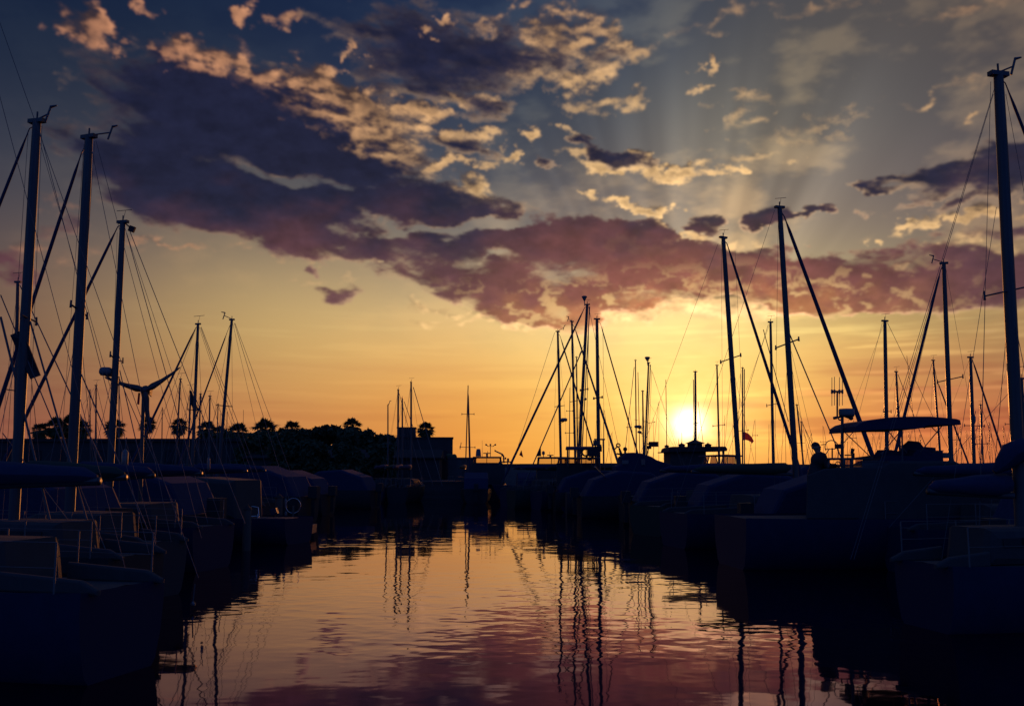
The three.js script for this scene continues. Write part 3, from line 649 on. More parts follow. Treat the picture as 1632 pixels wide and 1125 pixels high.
// A sailing boat. top, foot: pixels on its mast; w: the mast's width in pixels; jib: [x1, y1, x2, y2, w] the furled headsail on its stay;
// wires, poles: [x1, y1, x2, y2, w] stays and spreaders in the plane of the mast; bow: heading in degrees when there is no headsail.
function sailboat(label, D, top, foot, w, o = {}) {
  const k = across(D), T = at(top[0], top[1], D), F = at(foot[0], foot[1], D);
  const small = D > 90, free = o.free ?? (small ? 1.1 : 1.15), deckY = free * 0.95, i = boatCount++;
  const s = (T.y - deckY) / (T.y - F.y), baseX = T.x + (F.x - T.x) * s;
  const g = thing(o.name || 'sailboat', label, 'sailboat', V(baseX, 0, -D), o.group);
  const loc = (p) => p.clone().sub(g.position);
  const H = T.y - deckY, r = Math.max(0.02, (w - 1.1) * 0.94 * k / 2), base = V(0, deckY, 0), head = loc(T);
  // heading and length
  let dir, fore = Math.max(2.2, 0.3 * H), tack = null;
  const line = (q, depth, yEnd) => {          // where the pixel line q, taken on to the height yEnd, ends at that depth
    let a = at(q[0], q[1], depth), b = at(q[2], q[3], depth);
    const t = (a.y - yEnd) / (a.y - b.y);
    return a.lerp(b, t);
  };
  if (o.jib) {
    const flat = line(o.jib, D, deckY + 0.1).x - baseX;
    const away = o.away ?? 1, dz = Math.sqrt(Math.max(0.09 * flat * flat, Math.pow(Math.max(fore, Math.abs(flat)), 2) - flat * flat));
    tack = line(o.jib, D + Math.min(dz, 3) * away, deckY + 0.1);
    const l = loc(tack); fore = Math.hypot(l.x, l.z); dir = V(l.x / fore, 0, l.z / fore);
  } else { const a = (o.bow ?? (i * 137 % 360)) * RAD; dir = V(Math.cos(a), 0, -Math.sin(a)); }
  const turn = Math.atan2(-dir.z, dir.x), L = o.L ?? (o.aft ? fore + o.aft : Math.max(fore * 2.35, 6.2)), B = Math.min(3.2, L * 0.33);
  const spin = (geo) => { geo.rotateY(turn); return geo; };
  const hm = HULLS[i % 5], shell = cachedHull(L, fore + 0.35, B, free);
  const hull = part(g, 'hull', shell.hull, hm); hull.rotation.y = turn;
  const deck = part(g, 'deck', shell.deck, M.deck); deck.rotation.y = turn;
  // trunk cabin with ports, cockpit coaming
  const c0 = -Math.min(L * 0.26, (L - fore) * 0.5), cEnd = -(L - fore) * 0.93, c1 = fore * 0.45, ch = o.cabin ?? 0.55;
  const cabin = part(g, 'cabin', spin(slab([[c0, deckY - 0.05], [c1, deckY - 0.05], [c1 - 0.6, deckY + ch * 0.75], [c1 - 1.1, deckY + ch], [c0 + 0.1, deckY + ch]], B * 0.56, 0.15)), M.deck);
  if (!small) {
    for (const sd of [-1, 1]) for (const f of [0.3, 0.5, 0.7]) part(cabin, 'port_light', spin(box(0.42, 0.14, 0.02, mix(c0, c1 - 1, f), deckY + ch * 0.6, sd * (B * 0.28 + 0.008))), M.blackHull);
    for (const sd of [-1, 1]) part(g, 'cockpit_coaming', spin(slab([[cEnd, deckY - 0.04], [c0, deckY - 0.04], [c0, deckY + 0.2], [cEnd + 0.25, deckY + 0.13], [cEnd, deckY + 0.02]], 0.1, 0.03, sd * B * 0.29)), M.deck);
    const xs = [0.1, 0.3, 0.5, 0.7, 0.88];
    for (const sd of [-1, 1]) {
      const rail = [], pts = xs.map((t) => V(-(L - fore) + L * t, deckY, sd * B * 0.49 * (t < 0.5 ? mix(0.84, 1, t * 2) : Math.pow(Math.max(0, Math.cos((t - 0.42) / 0.58 * Math.PI / 2)), 0.8))));
      pts.forEach((p) => rail.push(rod(p, p.clone().add(V(0, 0.6, 0)), 0.013)));
      for (let q = 0; q < 4; q++) for (const hh of [0.3, 0.6]) rail.push(rod(pts[q].clone().add(V(0, hh, 0)), pts[q + 1].clone().add(V(0, hh, 0)), 0.005, 0.005, 4));
      part(g, 'guard_rail', spin(join(rail)), M.wire);
    }
  }
  // mast, its head, spreaders
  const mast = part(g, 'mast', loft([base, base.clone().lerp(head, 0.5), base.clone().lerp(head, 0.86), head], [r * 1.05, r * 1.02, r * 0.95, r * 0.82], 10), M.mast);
  const lean = head.clone().sub(base).normalize();
  if (w >= 3) {
    const cap = box(r * 3.6, r * 0.5 + 0.03, r * 1.3, 0, -r * 0.1, 0); spin(cap); cap.translate(head.x, head.y, head.z);
    const tip = rod(head.clone().add(V(0, 0, 0)), head.clone().add(V(0, r * 1.0 + 0.08, 0)), r * 0.2);
    part(mast, 'masthead', join([cap, tip]), M.mast);
  }
  if (o.vane) {                              // wind vane on an arm
    const v = loc(at(o.vane[0], o.vane[1], D)), fl = Math.sign(v.x - head.x) || 1;
    part(mast, 'wind_vane', [rod(head.clone().add(V(0, 0.02, 0)), v, 0.016), rod(v.clone().add(V(-0.06, -0.16, 0)), v.clone().add(V(0.03, 0.14, 0)), 0.022), rod(v.clone().add(V(0.02, 0.13, 0)), v.clone().add(V(0.14 * fl, 0.16, 0)), 0.03, 0.015)], M.wire);
  } else if (!small && w >= 4) part(mast, 'wind_vane', [rod(head, head.clone().add(V(0.06, 0.3, 0)), 0.006), rod(head.clone().add(V(-0.16, 0.28, 0.05)), head.clone().add(V(0.24, 0.33, 0)), 0.009)], M.wire);
  if (o.poles) for (const q of o.poles) {
    const a = loc(at(q[0], q[1], D - 0.25)), b = loc(at(q[2], q[3], D + 0.25)), rr = Math.max(0.016, (q[4] || 1.6) * k / 2);
    const ends = q[5] === 0 ? [] : [a, b].map((p) => rod(p.clone().add(V(0, -0.07, 0)), p.clone().add(V(0, 0.09, 0)), rr * 1.5, rr));
    part(g, 'spreader', [rod(a, b, rr), ...ends], M.mast);
  } else if (w >= 3) {
    const sd = V(-dir.z, 0, dir.x).multiplyScalar(Math.min(0.75, H * 0.07)), m = base.clone().lerp(head, 0.52);
    part(g, 'spreader', [rod(m.clone().sub(sd), m.clone().add(sd), Math.max(0.012, r * 0.3))], M.mast);
  }
  // headsail rolled on its stay
  if (o.jib) {
    const q = o.jib, a = loc(at(q[0], q[1], D)), b = loc(tack), rr = Math.max(0.012, ((q[4] || 4) - 0.6) * k / 2), P = (t) => a.clone().lerp(b, t);
    part(g, 'furled_headsail', loft([P(0), P(0.02), P(0.05), P(0.12), P(0.4), P(0.7), P(0.93), P(0.96), P(1)], [rr * 0.3, rr * 0.35, rr * 0.75, rr * 0.85, rr, rr * 1.15, rr * 1.1, rr * 0.5, rr * 0.4], 8), M.sail);
    part(g, 'stay', rod(head.clone().lerp(base, 0.01), a, Math.max(0.006, rr * 0.3)), M.wire);
  }
  // boom with the mainsail stowed under its cover
  if (o.boom !== 0) {
    const by = (o.boomY ?? 2.42), b0 = V(0, by - 0.1, 0).addScaledVector(dir, -0.15), b1 = V(0, by - 0.02, 0).addScaledVector(dir, -(L - fore) * 0.78), P = (t, up) => b0.clone().lerp(b1, t).add(V(0, up, 0));
    b0.x += lean.x * (by - deckY); b1.x += lean.x * (by - deckY);
    part(g, 'boom', rod(b0, b1, 0.06, 0.055, 8), M.mast);
    const f = small ? 0.7 : 1;
    part(g, 'sail_cover', loft([P(0.01, 0.2), P(0.06, 0.2), P(0.2, 0.15), P(0.45, 0.13), P(0.7, 0.1), P(0.9, 0.08), P(0.98, 0.05)], [0.05, 0.17, 0.2, 0.16 + 0.02 * rnd(), 0.13, 0.11, 0.04].map((v) => v * f), 8, 1.0), i % 3 === 1 ? M.greenCanvas : M.canvas);
  }
  // shrouds, backstay and any stay the photograph shows
  if (w >= 3.5) {
    const sd = V(-dir.z, 0, dir.x).multiplyScalar(B * 0.44), m = base.clone().lerp(head, 0.52), so = V(-dir.z, 0, dir.x).multiplyScalar(o.poles ? 0.01 : Math.min(0.75, H * 0.07));
    for (const q of [1, -1]) part(g, 'shroud', [rod(head.clone().lerp(base, 0.015), m.clone().addScaledVector(so, q), 0.006, 0.006, 4), rod(m.clone().addScaledVector(so, q), base.clone().addScaledVector(sd, q), 0.006, 0.006, 4)], M.wire);
    if (!o.noback) part(g, 'backstay', rod(head, V(0, deckY, 0).addScaledVector(dir, -(L - fore) * 0.96), 0.006, 0.006, 4), M.wire);
  }
  for (const q of o.wires || []) part(g, 'stay', rod(loc(at(q[0], q[1], D)), loc(q[5] ? at(q[2], q[3], D) : line(q, D, deckY)), Math.max(0.0045, (q[4] || 1) * k / 2 * 0.8)), M.wire);
  return Object.assign(g, { at: (px, py, dz = 0) => loc(at(px, py, D + dz)), k, dir, mast, rad: r });
}
function radome(g, px, py, wpx, hpx, label) {   // closed radar scanner on a bracket before the mast
  const c = g.at(px, py), r = wpx * g.k / 2, h = hpx * g.k;
  const pts = [[0.01, -h * 0.5], [r * 0.75, -h * 0.48], [r * 0.98, -h * 0.2], [r, 0.05 * h], [r * 0.9, h * 0.36], [r * 0.6, h * 0.5], [0.01, h * 0.52]].map(([x, y]) => new THREE.Vector2(x, y));
  const geo = new THREE.LatheGeometry(pts, 20); geo.translate(c.x, c.y, c.z);
  const d = part(g, 'radar_dome', geo, M.dome, label);
  const m = c.clone(); const t = g.mast ? 0 : 0; m.x = c.x > 0 ? c.x - r * 1.6 : c.x + r * 1.6;
  part(d, 'bracket', [rod(c.clone().add(V(0, -h * 0.5, 0)), V(m.x, c.y - h * 0.55, c.z), 0.03), rod(c.clone().add(V(0, -h * 0.5, 0)), V(m.x, c.y - h * 1.3, c.z), 0.02)], M.mast);
}
function tvCone(g, px, py, wpx, hpx) {          // cone-shaped aerial above a masthead
  const c = g.at(px, py), r = wpx * g.k / 2, h = hpx * g.k;
  const geo = new THREE.LatheGeometry([[0.015, -h * 0.5], [r * 0.35, -h * 0.3], [r * 0.95, h * 0.28], [r, h * 0.4], [r * 0.6, h * 0.5], [0.01, h * 0.5]].map(([x, y]) => new THREE.Vector2(x, y)), 16);
  geo.translate(c.x, c.y, c.z);
  part(g, 'cone_aerial', [geo, rod(c.clone().add(V(0, -h * 0.45, 0)), c.clone().add(V(0.02, -h * 1.3, 0)), 0.03)], M.dome);
}
function pennant(g, name, pts, material, thick = 0.02) {   // cloth between pixel corners, with a little wave and thickness
  const c = pts.map(([x, y], i) => g.at(x, y, (i % 2 ? 0.06 : -0.06)));
  const pos = [];
  const n = V(0, 0, thick);
  for (let i = 1; i < c.length - 1; i++) for (const q of [c[0], c[i], c[i + 1]]) pos.push(q.x, q.y, q.z);
  for (let i = 1; i < c.length - 1; i++) for (const q of [c[0], c[i + 1], c[i]]) pos.push(q.x - n.x, q.y, q.z - n.z);
  for (let i = 0; i < c.length; i++) { const a = c[i], b = c[(i + 1) % c.length], a2 = a.clone().sub(n), b2 = b.clone().sub(n); for (const q of [a, a2, b, b, a2, b2]) pos.push(q.x, q.y, q.z); }
  const geo = new THREE.BufferGeometry(); geo.setAttribute('position', new THREE.Float32BufferAttribute(pos, 3)); geo.computeVertexNormals();
  return part(g, name, geo, material);
}

// ---- boats along the near left
const FAR_L = 'short masts in the cluster at the left', FAR_R = 'distant masts beyond the canvas-topped boat';
{
  sailboat('sailboat whose hull and mast stand outside the frame, its backstays crossing the upper left corner', 13, [-75, -170], [-100, 700], 20, { bow: 164, aft: 3.4, wires: [[-75, -170, 215, 640, 1.3], [-82, -150, 128, 640, 1.2]], noback: 1 });
  const a = sailboat('sailboat with the leftmost tall mast and a dark cloth strip hoisted beside it', 17, [58, 192], [29, 690], 18, {
    aft: 2.9, jib: [46, 205, -28, 392, 6.5], vane: [77, 181], poles: [[33, 502, 57, 513, 3]],
    wires: [[47, 512, 91, 666, 4], [0, 470, 82, 669, 2.4], [0, 505, 24, 604, 5], [63, 228, 147, 520, 1], [44, 210, 30, 420, .8], [66, 200, 54, 500, .8], [3, 690, 12, 702, 2]] });
  pennant(a, 'hoisted_cloth', [[15, 534], [29, 528], [42, 545], [63, 598], [47, 604], [26, 556]], M.darkCloth, 0.03);
  const b = sailboat('sailboat with the second tall mast, short spreaders and a wind vane on an arm', 20, [141, 217], [117.5, 672], 17.5, {
    aft: 2.8, jib: [129, 244, 0, 637, 7], vane: [176, 211], poles: [[112, 485, 138, 504, 3]],
    wires: [[152, 224, 186, 352, 1], [133, 230, 108, 560, .8], [150, 225, 132, 500, .8], [126, 590, 173, 700, 2.6]] });
  const c = sailboat('sailboat with a square radar reflector at its masthead and a radar dome halfway up', 25, [195, 353], [179, 670], 12.5, {
    aft: 3.5, jib: [187, 361, 43, 658, 6], poles: [[175, 565, 183, 574, 2.2], [187, 576, 195, 575, 1.6]],
    wires: [[201, 372, 281, 657, 1.5], [206, 368, 305, 619, 1.5], [190, 590, 213, 690, 2], [188, 600, 216, 665, 1.5], [186, 370, 180, 560, .7], [189, 600, 189, 690, 2.4]] });
  radome(c, 168, 592, 21, 13);
  { const p = c.at(209.5, 365), s = 9.5 * c.k; const q = box(s, s, s * 0.5); q.rotateZ(-0.35); q.translate(p.x, p.y, p.z); part(c, 'radar_reflector', [q, rod(c.at(199, 356), p, 0.02)], M.darkCloth); }
  sailboat('slim mast close to the frame edge, half behind the leftmost tall mast', 31, [27.5, 449], [23.5, 690], 7.5, { bow: 175, wires: [[31, 455, 38, 470, 2]] });
  const e = sailboat('sailboat with a thin mast whose headsail slants down-left past the wind generator', 36, [315, 516], [308, 690], 6.5, {
    aft: 3, jib: [311, 523, 243, 666, 4.2], wires: [[319, 522, 352, 615, 1], [320, 521, 378, 672, 1], [311, 525, 286, 590, .8]] });
  sailboat('sailboat with the rightmost of the left-hand masts, its rolled headsail slanting left', 40, [369, 509], [354.5, 675], 6.5, {
    aft: 3, jib: [362, 528, 303, 688, 3.2], vane: [357, 503], wires: [[373, 515, 418, 660, .9], [374, 515, 428, 660, .8]] });
  const small = [
    [60, 142.5, 622, 143, 690, 3, 'short stub mast between the second tall mast and the radar mast, lower of a pair'], [55, 152.5, 614, 152, 690, 4, 'short mast beside the stub mast, left of the radar dome'],
    [50, 287, 604, 283, 672, 4, 'short mast standing exactly over the free-standing palm'], [45, 303.5, 623, 300, 700, 4.5, 'short mast with a dark rolled flag at its head'],
    [60, 319, 628, 317, 690, 3.8, 'short mast just behind the rolled flag'], [58, 334, 631, 333, 675, 4, 'short mast between the two thin tall masts, tallest there'],
    [70, 347, 644, 346, 676, 3, 'thin short mast left of the rightmost left-hand mast'], [80, 350.5, 659, 350, 680, 2.2, 'thinnest stub mast hard against the rightmost left-hand mast'],
    [75, 361.5, 656, 361, 680, 2.4, 'thin stub mast directly right of the rightmost left-hand mast'], [100, 387.5, 653, 387, 690, 1.8, 'faint single mast rising behind the wide shaggy palm'], [66, 258, 649, 257.5, 690, 2.8, 'short mast between the wind generator and the free-standing palm'],
  ].map(([D, x1, y1, x2, y2, w, l], i) => sailboat(l, D, [x1, y1], [x2, y2], w, { group: FAR_L, wires: w > 2.6 ? [[x1 + 1, y1 + 3, x1 + 14 + i, y1 + 62, .8], [x1 - 1, y1 + 4, x1 - 12 - i, y1 + 58, .8]] : [] }));
  pennant(small[3], 'rolled_flag', [[301, 622], [305, 624], [311, 642], [316, 653], [309, 656], [304, 645]], M.darkCloth, 0.05);
}
// ---- before the square building, and the pale mast beside it
const MID = 'masts before the square building';
sailboat('short mast with a wind vane, leftmost before the square building', 70, [618, 646], [618, 698], 3.4, { group: MID, vane: [620.5, 642], bow: 80 });
sailboat('mast before the rooftop room, standing close beside a shorter one', 70.6, [634.5, 621], [634, 698], 4.4, { group: MID, bow: 80, wires: [[636, 627, 648, 672, 1]] });
sailboat('shorter mast hard against its neighbour before the rooftop room', 71.5, [641, 634], [641, 698], 3.8, { group: MID, bow: 84, wires: [[644, 640, 663, 695, 1.2]] });
sailboat('tallest mast before the square building, with a stay slanting to the palm', 70, [655, 609], [655, 698], 4.4, { group: MID, bow: 80, wires: [[658.5, 617, 675, 673, 1.4]] });
sailboat('lone slender mast between the square building and the first motor cruiser', 83, [746, 615], [742.5, 725], 3, { jib: [746, 625, 748.6, 728, 3.4], poles: [[736, 660, 755.5, 660, .9], [733, 712.5, 757, 713, 1]], wires: [[735, 705, 733, 716, 1.2, 1]] });

// ---- the group in the middle
{
  const c1 = sailboat('mast at the left of the middle group with a flat radar scanner on it', 62, [889, 528], [894, 735], 5.2, { jib: [893, 536, 944, 708, 3], vane: [899, 522], wires: [[884, 530, 818, 735, .7]], noback: 1 });
  radome(c1, 899, 669, 11, 5.5);
  sailboat('second mast of the middle group, its headsail slanting down to the right', 60, [911.5, 512], [917, 735], 5, { jib: [916, 522, 983, 730, 3.6], vane: [906, 508], noback: 1 });
  const c4 = sailboat('tallest mast of the middle group, leaning, with a cone aerial over its head', 64, [936, 485], [922.5, 735], 6.4, { jib: [932, 490, 812, 744, 4], wires: [[927, 560, 847, 746, 2.4], [940, 488, 927, 735, 2], [939, 490, 934, 735, 1.2], [938, 488, 962, 600, .7]], poles: [[925, 622, 937, 620, 1.6]], noback: 1 });
  tvCone(c4, 931.5, 476, 9, 9);
  { const p = c4.at(933, 636), geo = new THREE.SphereGeometry(2.2 * c4.k, 10, 8); geo.translate(p.x, p.y, p.z); part(c4, 'deck_light', geo, M.dome); }
  pennant(c4, 'red_pennant', [[831, 717], [834, 729], [827.5, 725]], M.cloth, 0.03);
  pennant(c4, 'dark_pennant', [[862, 713], [862.5, 727], [855.5, 727]], M.darkCloth, 0.03);
  sailboat('thin mast tucked between the second and tallest masts of the middle group', 75, [919, 569], [920.5, 735], 3.4, { bow: 20, wires: [[923, 566, 935, 540, .7, 1]] });
  sailboat('faint short mast with two spreaders behind the middle group', 95, [908.5, 618], [907, 735], 2.4, { bow: 20, poles: [[901, 690, 914, 690, .9], [903, 655, 913, 655, .8]] });
  sailboat('thick mast at the right of the middle group with a stay slanting far right', 58, [951.5, 508], [954.5, 745], 7, { jib: [957, 515, 1015.5, 719, 2.8], poles: [[946.5, 635, 960, 633, 2]], wires: [[958, 655, 982, 730, 3], [961, 520, 963, 700, .6]], noback: 1 });
  const near = 'thin masts left of the dock house';
  sailboat('slim mast at the left of the trio near the dock house', 72, [1013, 574], [1014.5, 730], 3.2, { group: near, bow: 160, wires: [[1011, 585, 997, 715, 1.2]] });
  sailboat('thinnest mast of the trio near the dock house, beside the slim one', 80, [1017, 593], [1020, 730], 2.4, { group: near, bow: 160 });
  const c9 = sailboat('short mast carrying a radar scanner left of the dock house', 70, [1024.5, 623], [1026, 730], 3.8, { group: near, bow: 160 });
  radome(c9, 1017, 680, 12, 4.5);
  radome(c9, 1019.5, 688.5, 7, 3.5);
  const c10 = sailboat('leaning mast with a cone aerial left of the dock house', 68, [1034, 578], [1027.5, 735], 4.2, { group: near, bow: 160, wires: [[1037, 581, 1030, 735, 1.8], [1039, 590, 1033, 735, .7], [1040, 592, 1055, 640, .5]] });
  tvCone(c10, 1032, 572.5, 9, 8);
  part(c10, 'dinghy_engine', [box(14 * c10.k, 8 * c10.k, 0.35, c10.at(1042, 708).x, c10.at(1042, 708).y, 0), box(6 * c10.k, 5 * c10.k, 0.3, c10.at(1035, 713).x, c10.at(1035, 713).y, 0), rod(c10.at(1031, 707), c10.at(1036, 708), 0.05), rod(c10.at(1035, 710), c10.at(1029, 735), 0.04)], M.darkCloth);
  sailboat('faint mast with one crosspiece just right of the cone aerial mast', 110, [1041.5, 666], [1042, 735], 1.4, { bow: 30, poles: [[1033, 674.5, 1044, 672.5, .8]] });
  sailboat('needle-thin mast over the left corner of the dock house', 96.5, [1061.5, 605], [1063, 716], 2.4, { bow: 10 });
  sailboat('mast that stands before the sun behind the dock house roof', 101, [1108.5, 592], [1109.2, 715], 5, { bow: 10, wires: [[1105.5, 605, 1106.5, 712, 1.6], [1113, 640, 1121, 706, 1]] });
  sailboat('mast between the dock house and the first tall mast on the right, with crosstrees', 80, [1143, 582], [1147, 735], 4.2, { bow: 15, poles: [[1136.5, 679, 1155.5, 677, 1]] });
  sailboat('hair-thin mast seen just left of the first tall mast on the right', 120, [1155, 662], [1155, 735], 1.6, { bow: 15 });
  const c15 = sailboat('mast flying a drooping red flag between the two tall masts', 78, [1184, 586], [1184, 742], 3.6, { bow: 20, wires: [[1186.8, 588, 1187, 742, 2], [1181, 596, 1176, 700, 1]], poles: [[1176, 687.5, 1193, 685.5, .9]] });
  { // flag that hangs from the halyard
    const P = [[1183, 688], [1188, 688.5], [1194, 691.5], [1199, 697], [1202, 703]], Q = [[1183, 702], [1188, 701], [1193, 702], [1197, 704.5], [1199, 707]], pos = [];
    const p = P.map((q, i) => c15.at(q[0], q[1], (i % 2) * 0.25)), q2 = Q.map((q, i) => c15.at(q[0], q[1], (i % 2) * 0.2 + 0.1));
    for (let i = 0; i < 4; i++) for (const v of [p[i], q2[i], p[i + 1], p[i + 1], q2[i], q2[i + 1]]) pos.push(v.x, v.y, v.z);
    const geo = new THREE.BufferGeometry(); geo.setAttribute('position', new THREE.Float32BufferAttribute(pos, 3)); geo.computeVertexNormals();
    part(c15, 'flag', geo, M.cloth, 'drooping red flag');
  }
}
// ---- the right-hand row
sailboat('first tall mast right of the sun, its thick headsail crossing the next mast', 38, [1153, 378], [1177.5, 738], 9.5, { jib: [1159, 388, 1262, 708, 5.5], poles: [[1149, 577, 1181, 566, 2]], wires: [[1145, 388, 1048, 650, .6], [1150, 385, 1152, 700, .5], [1172, 400, 1180, 570, .5]], noback: 1 });
sailboat('tallest mast right of the sun with a long rolled headsail and double-ended spreaders', 32, [1243, 329.5], [1268, 742], 11, { jib: [1250.5, 345, 1391, 726, 7.5], poles: [[1237, 554.5, 1273.5, 540.5, 2.4]], wires: [[1235, 335, 1187, 478, .7], [1258, 530, 1329, 700, 2.6], [1241, 340, 1238, 554, .6], [1262, 560, 1300, 720, .6]], noback: 1 });
sailboat('medium mast between the two tall masts right of the sun', 47, [1228.5, 513], [1233, 738], 6, { bow: 10, poles: [[1222.5, 646.5, 1239, 643, 1]], wires: [[1217, 525, 1257, 672, 1.6, 1], [1225, 517, 1187, 640, .8]] });
sailboat('short double mast just right of the tallest one', 75, [1270.5, 645], [1281, 738], 3.8, { bow: 25, wires: [[1273, 655, 1300, 730, .8]] });
sailboat('shorter of the two masts just right of the tallest one', 85, [1277.5, 672], [1280, 738], 3.2, { bow: 25, wires: [[1280, 676, 1302, 722, 1.2], [1282, 690, 1300, 740, .8]] });
sailboat('hair-thin mast left of the medium mast between the two tall ones', 110, [1226, 676], [1225.5, 735], 1.6, { bow: 30 });
sailboat('mast that rises straight behind the canvas top', 42, [1411, 511], [1414.5, 742], 7.8, { bow: 20, wires: [[1415, 514, 1446, 578, .9], [1407, 514, 1362, 690, .6]], poles: [[1409, 655, 1421, 656, .9]] });
sailboat('mast behind the canvas top with a stay slanting right, shorter than its neighbour', 60, [1429, 592], [1436, 740], 5, { bow: 25, wires: [[1432, 597, 1462, 675, 1.3], [1433, 640, 1440, 735, .8]] });
sailboat('thin slanting mast crossing the headsail behind the canvas top', 70, [1446, 567], [1461, 712], 2, { bow: 25 });
sailboat('tall mast right of the canvas top with a wind vane on its left arm', 35, [1505, 419], [1517, 742], 9, { jib: [1500, 430, 1427, 724, 5.5], vane: [1488, 413], poles: [[1495, 609, 1535.5, 600, 1.8]], wires: [[1497, 445, 1440, 640, .8], [1499, 440, 1452, 640, .6], [1508, 425, 1546, 640, .6], [1513, 600, 1513, 740, .6]], noback: 1 });
sailboat('leaning mast just left of the vane mast, seen over the canvas top', 58, [1488, 574], [1499, 722], 4.8, { jib: [1494.5, 607, 1545, 741, 3.2], wires: [[1486, 580, 1462, 660, .6]] });
{
  const b = sailboat('mast with a radar hump and crosstrees, midway between the vane mast and the frame edge', 50, [1547.5, 569], [1553.5, 742], 7, { jib: [1551, 574, 1602, 730, 3.8], poles: [[1538, 678, 1570, 679, 1.2]], wires: [[1556, 655, 1553, 668, 1.5, 1]] });
  const p = b.at(1553, 668); part(b, 'radar_reflector', loft([p.clone().add(V(0, -0.25, 0)), p.clone().add(V(0, -0.1, 0)), p.clone().add(V(0, 0.12, 0)), p.clone().add(V(0, 0.22, 0))], [0.05, 0.1, 0.1, 0.03], 8), M.dome);
}
sailboat('mast right of the radar hump mast, crossed by its neighbour  headsail', 75, [1563.5, 645], [1568, 742], 4, { bow: 25, poles: [[1556, 708, 1575, 707, 1]], wires: [[1566, 652, 1592, 725, .9], [1563, 655, 1580, 740, .8]] });
[
  [1351.5, 690, 1.8, 'right beside the radar post'], [1360, 668, 1.6, 'just right of the radar post'], [1383.5, 702, 1.8, 'under the left part of the canvas top'], [1391, 690, 1.6, 'left of the mast behind the canvas top'],
  [1403, 690, 2, 'close against the mast behind the canvas top'], [1449, 688, 2, 'under the middle of the canvas top'], [1468, 690, 2.4, 'under the right part of the canvas top'], [1524, 671, 2.2, 'right of the vane mast, tallest there'],
  [1531.5, 680, 2.2, 'second right of the vane mast'], [1540.5, 686, 1.8, 'hard against the radar hump mast'], [1561, 666, 2.2, 'between the radar hump mast and its neighbour'], [1577, 672, 2.2, 'right of the crossed mast'],
  [1580.5, 690, 2, 'right of the crossed mast, lower one'], [1600, 679, 2.2, 'between the crossed mast and the rightmost mast'], [1611, 682, 2.2, 'left of the rightmost mast  foot'], [1615.5, 668, 2, 'touching the rightmost mast near its foot'],
].forEach(([x, y, w, l], i) => sailboat('distant thin mast ' + l, 116 + (i * 29 % 34), [x, y], [x + (x - 1400) * 0.012, 742], w, { group: FAR_R, bow: 20 + i * 3, poles: i % 3 === 1 ? [[x - 5, y + 30, x + 5, y + 30, .8]] : undefined, wires: i % 2 ? [[x + 1, y + 2, x + 13, 742, .7]] : [[x - 1, y + 2, x - 12, 742, .7]] }));
[
  [928, 612, 1.8, 'between the second and tallest masts of the middle group'], [962.5, 652, 2, 'just right of the thick mast of the middle group'], [976, 688, 1.6, 'low, between the middle group and the humped canvas boat'],
  [1003, 655, 1.6, 'left of the trio near the dock house'], [1050.5, 640, 1.4, 'between the cone aerial mast and the dock house'], [1168, 676, 1.6, 'between the first tall mast and the red flag'],
  [1204, 668, 1.6, 'right of the red flag'], [1252, 672, 1.8, 'touching the foot of the tallest mast'], [1294, 690, 1.8, 'left of the person in the cap'], [1312, 678, 1.6, 'above the hoop beside the person in the cap'],
].forEach(([x, y, w, l], i) => sailboat('distant thin mast ' + l, 112 + (i * 23 % 30), [x, y], [x + (x - 1100) * 0.008, 742], w, { group: 'distant masts in the middle of the skyline', bow: 20 + i * 3, poles: i % 3 === 0 ? [[x - 4, y + 26, x + 4, y + 26, .8]] : undefined, wires: i % 2 ? [[x + 1, y + 2, x + 12, 742, .7]] : [[x - 1, y + 2, x - 11, 742, .7]] }));
sailboat('mast half cut by the frame edge behind the rightmost tall mast', 24, [1629.5, 603], [1634, 700], 6, { bow: 10 });
sailboat('mast glimpsed along the left edge of the rightmost tall mast', 60, [1611.5, 567], [1616.5, 742], 4, { bow: 20, poles: [[1603, 676, 1616, 676, 1]] });
{
  const r = sailboat('rightmost and thickest tall mast with a wind vane arm and long spreaders', 16, [1592, 117], [1622, 700], 21, { jib: [1603, 132, 1716, 420, 7], vane: [1617, 105], poles: [[1570, 472, 1660, 452, 2.6]], free: 1.1, boomY: 2.2, aft: 2.3,
    wires: [[1586, 140, 1509, 392, .9], [1584, 150, 1530, 330, .8], [1580, 130, 1571, 470, .8], [1571, 475, 1569, 560, .7], [1604, 150, 1632, 300, .8], [1589, 330, 1575, 420, .6]], noback: 1 });
  // stowed sail heaped at the foot of the mast
  const P = (x, y) => r.at(x, y, -0.2);
  part(r, 'heaped_sail', loft([P(1586, 752), P(1600, 739), P(1613, 724), P(1628, 717), P(1660, 720)], [0.05, 0.14, 0.2, 0.2, 0.16], 10), M.canvas);
}

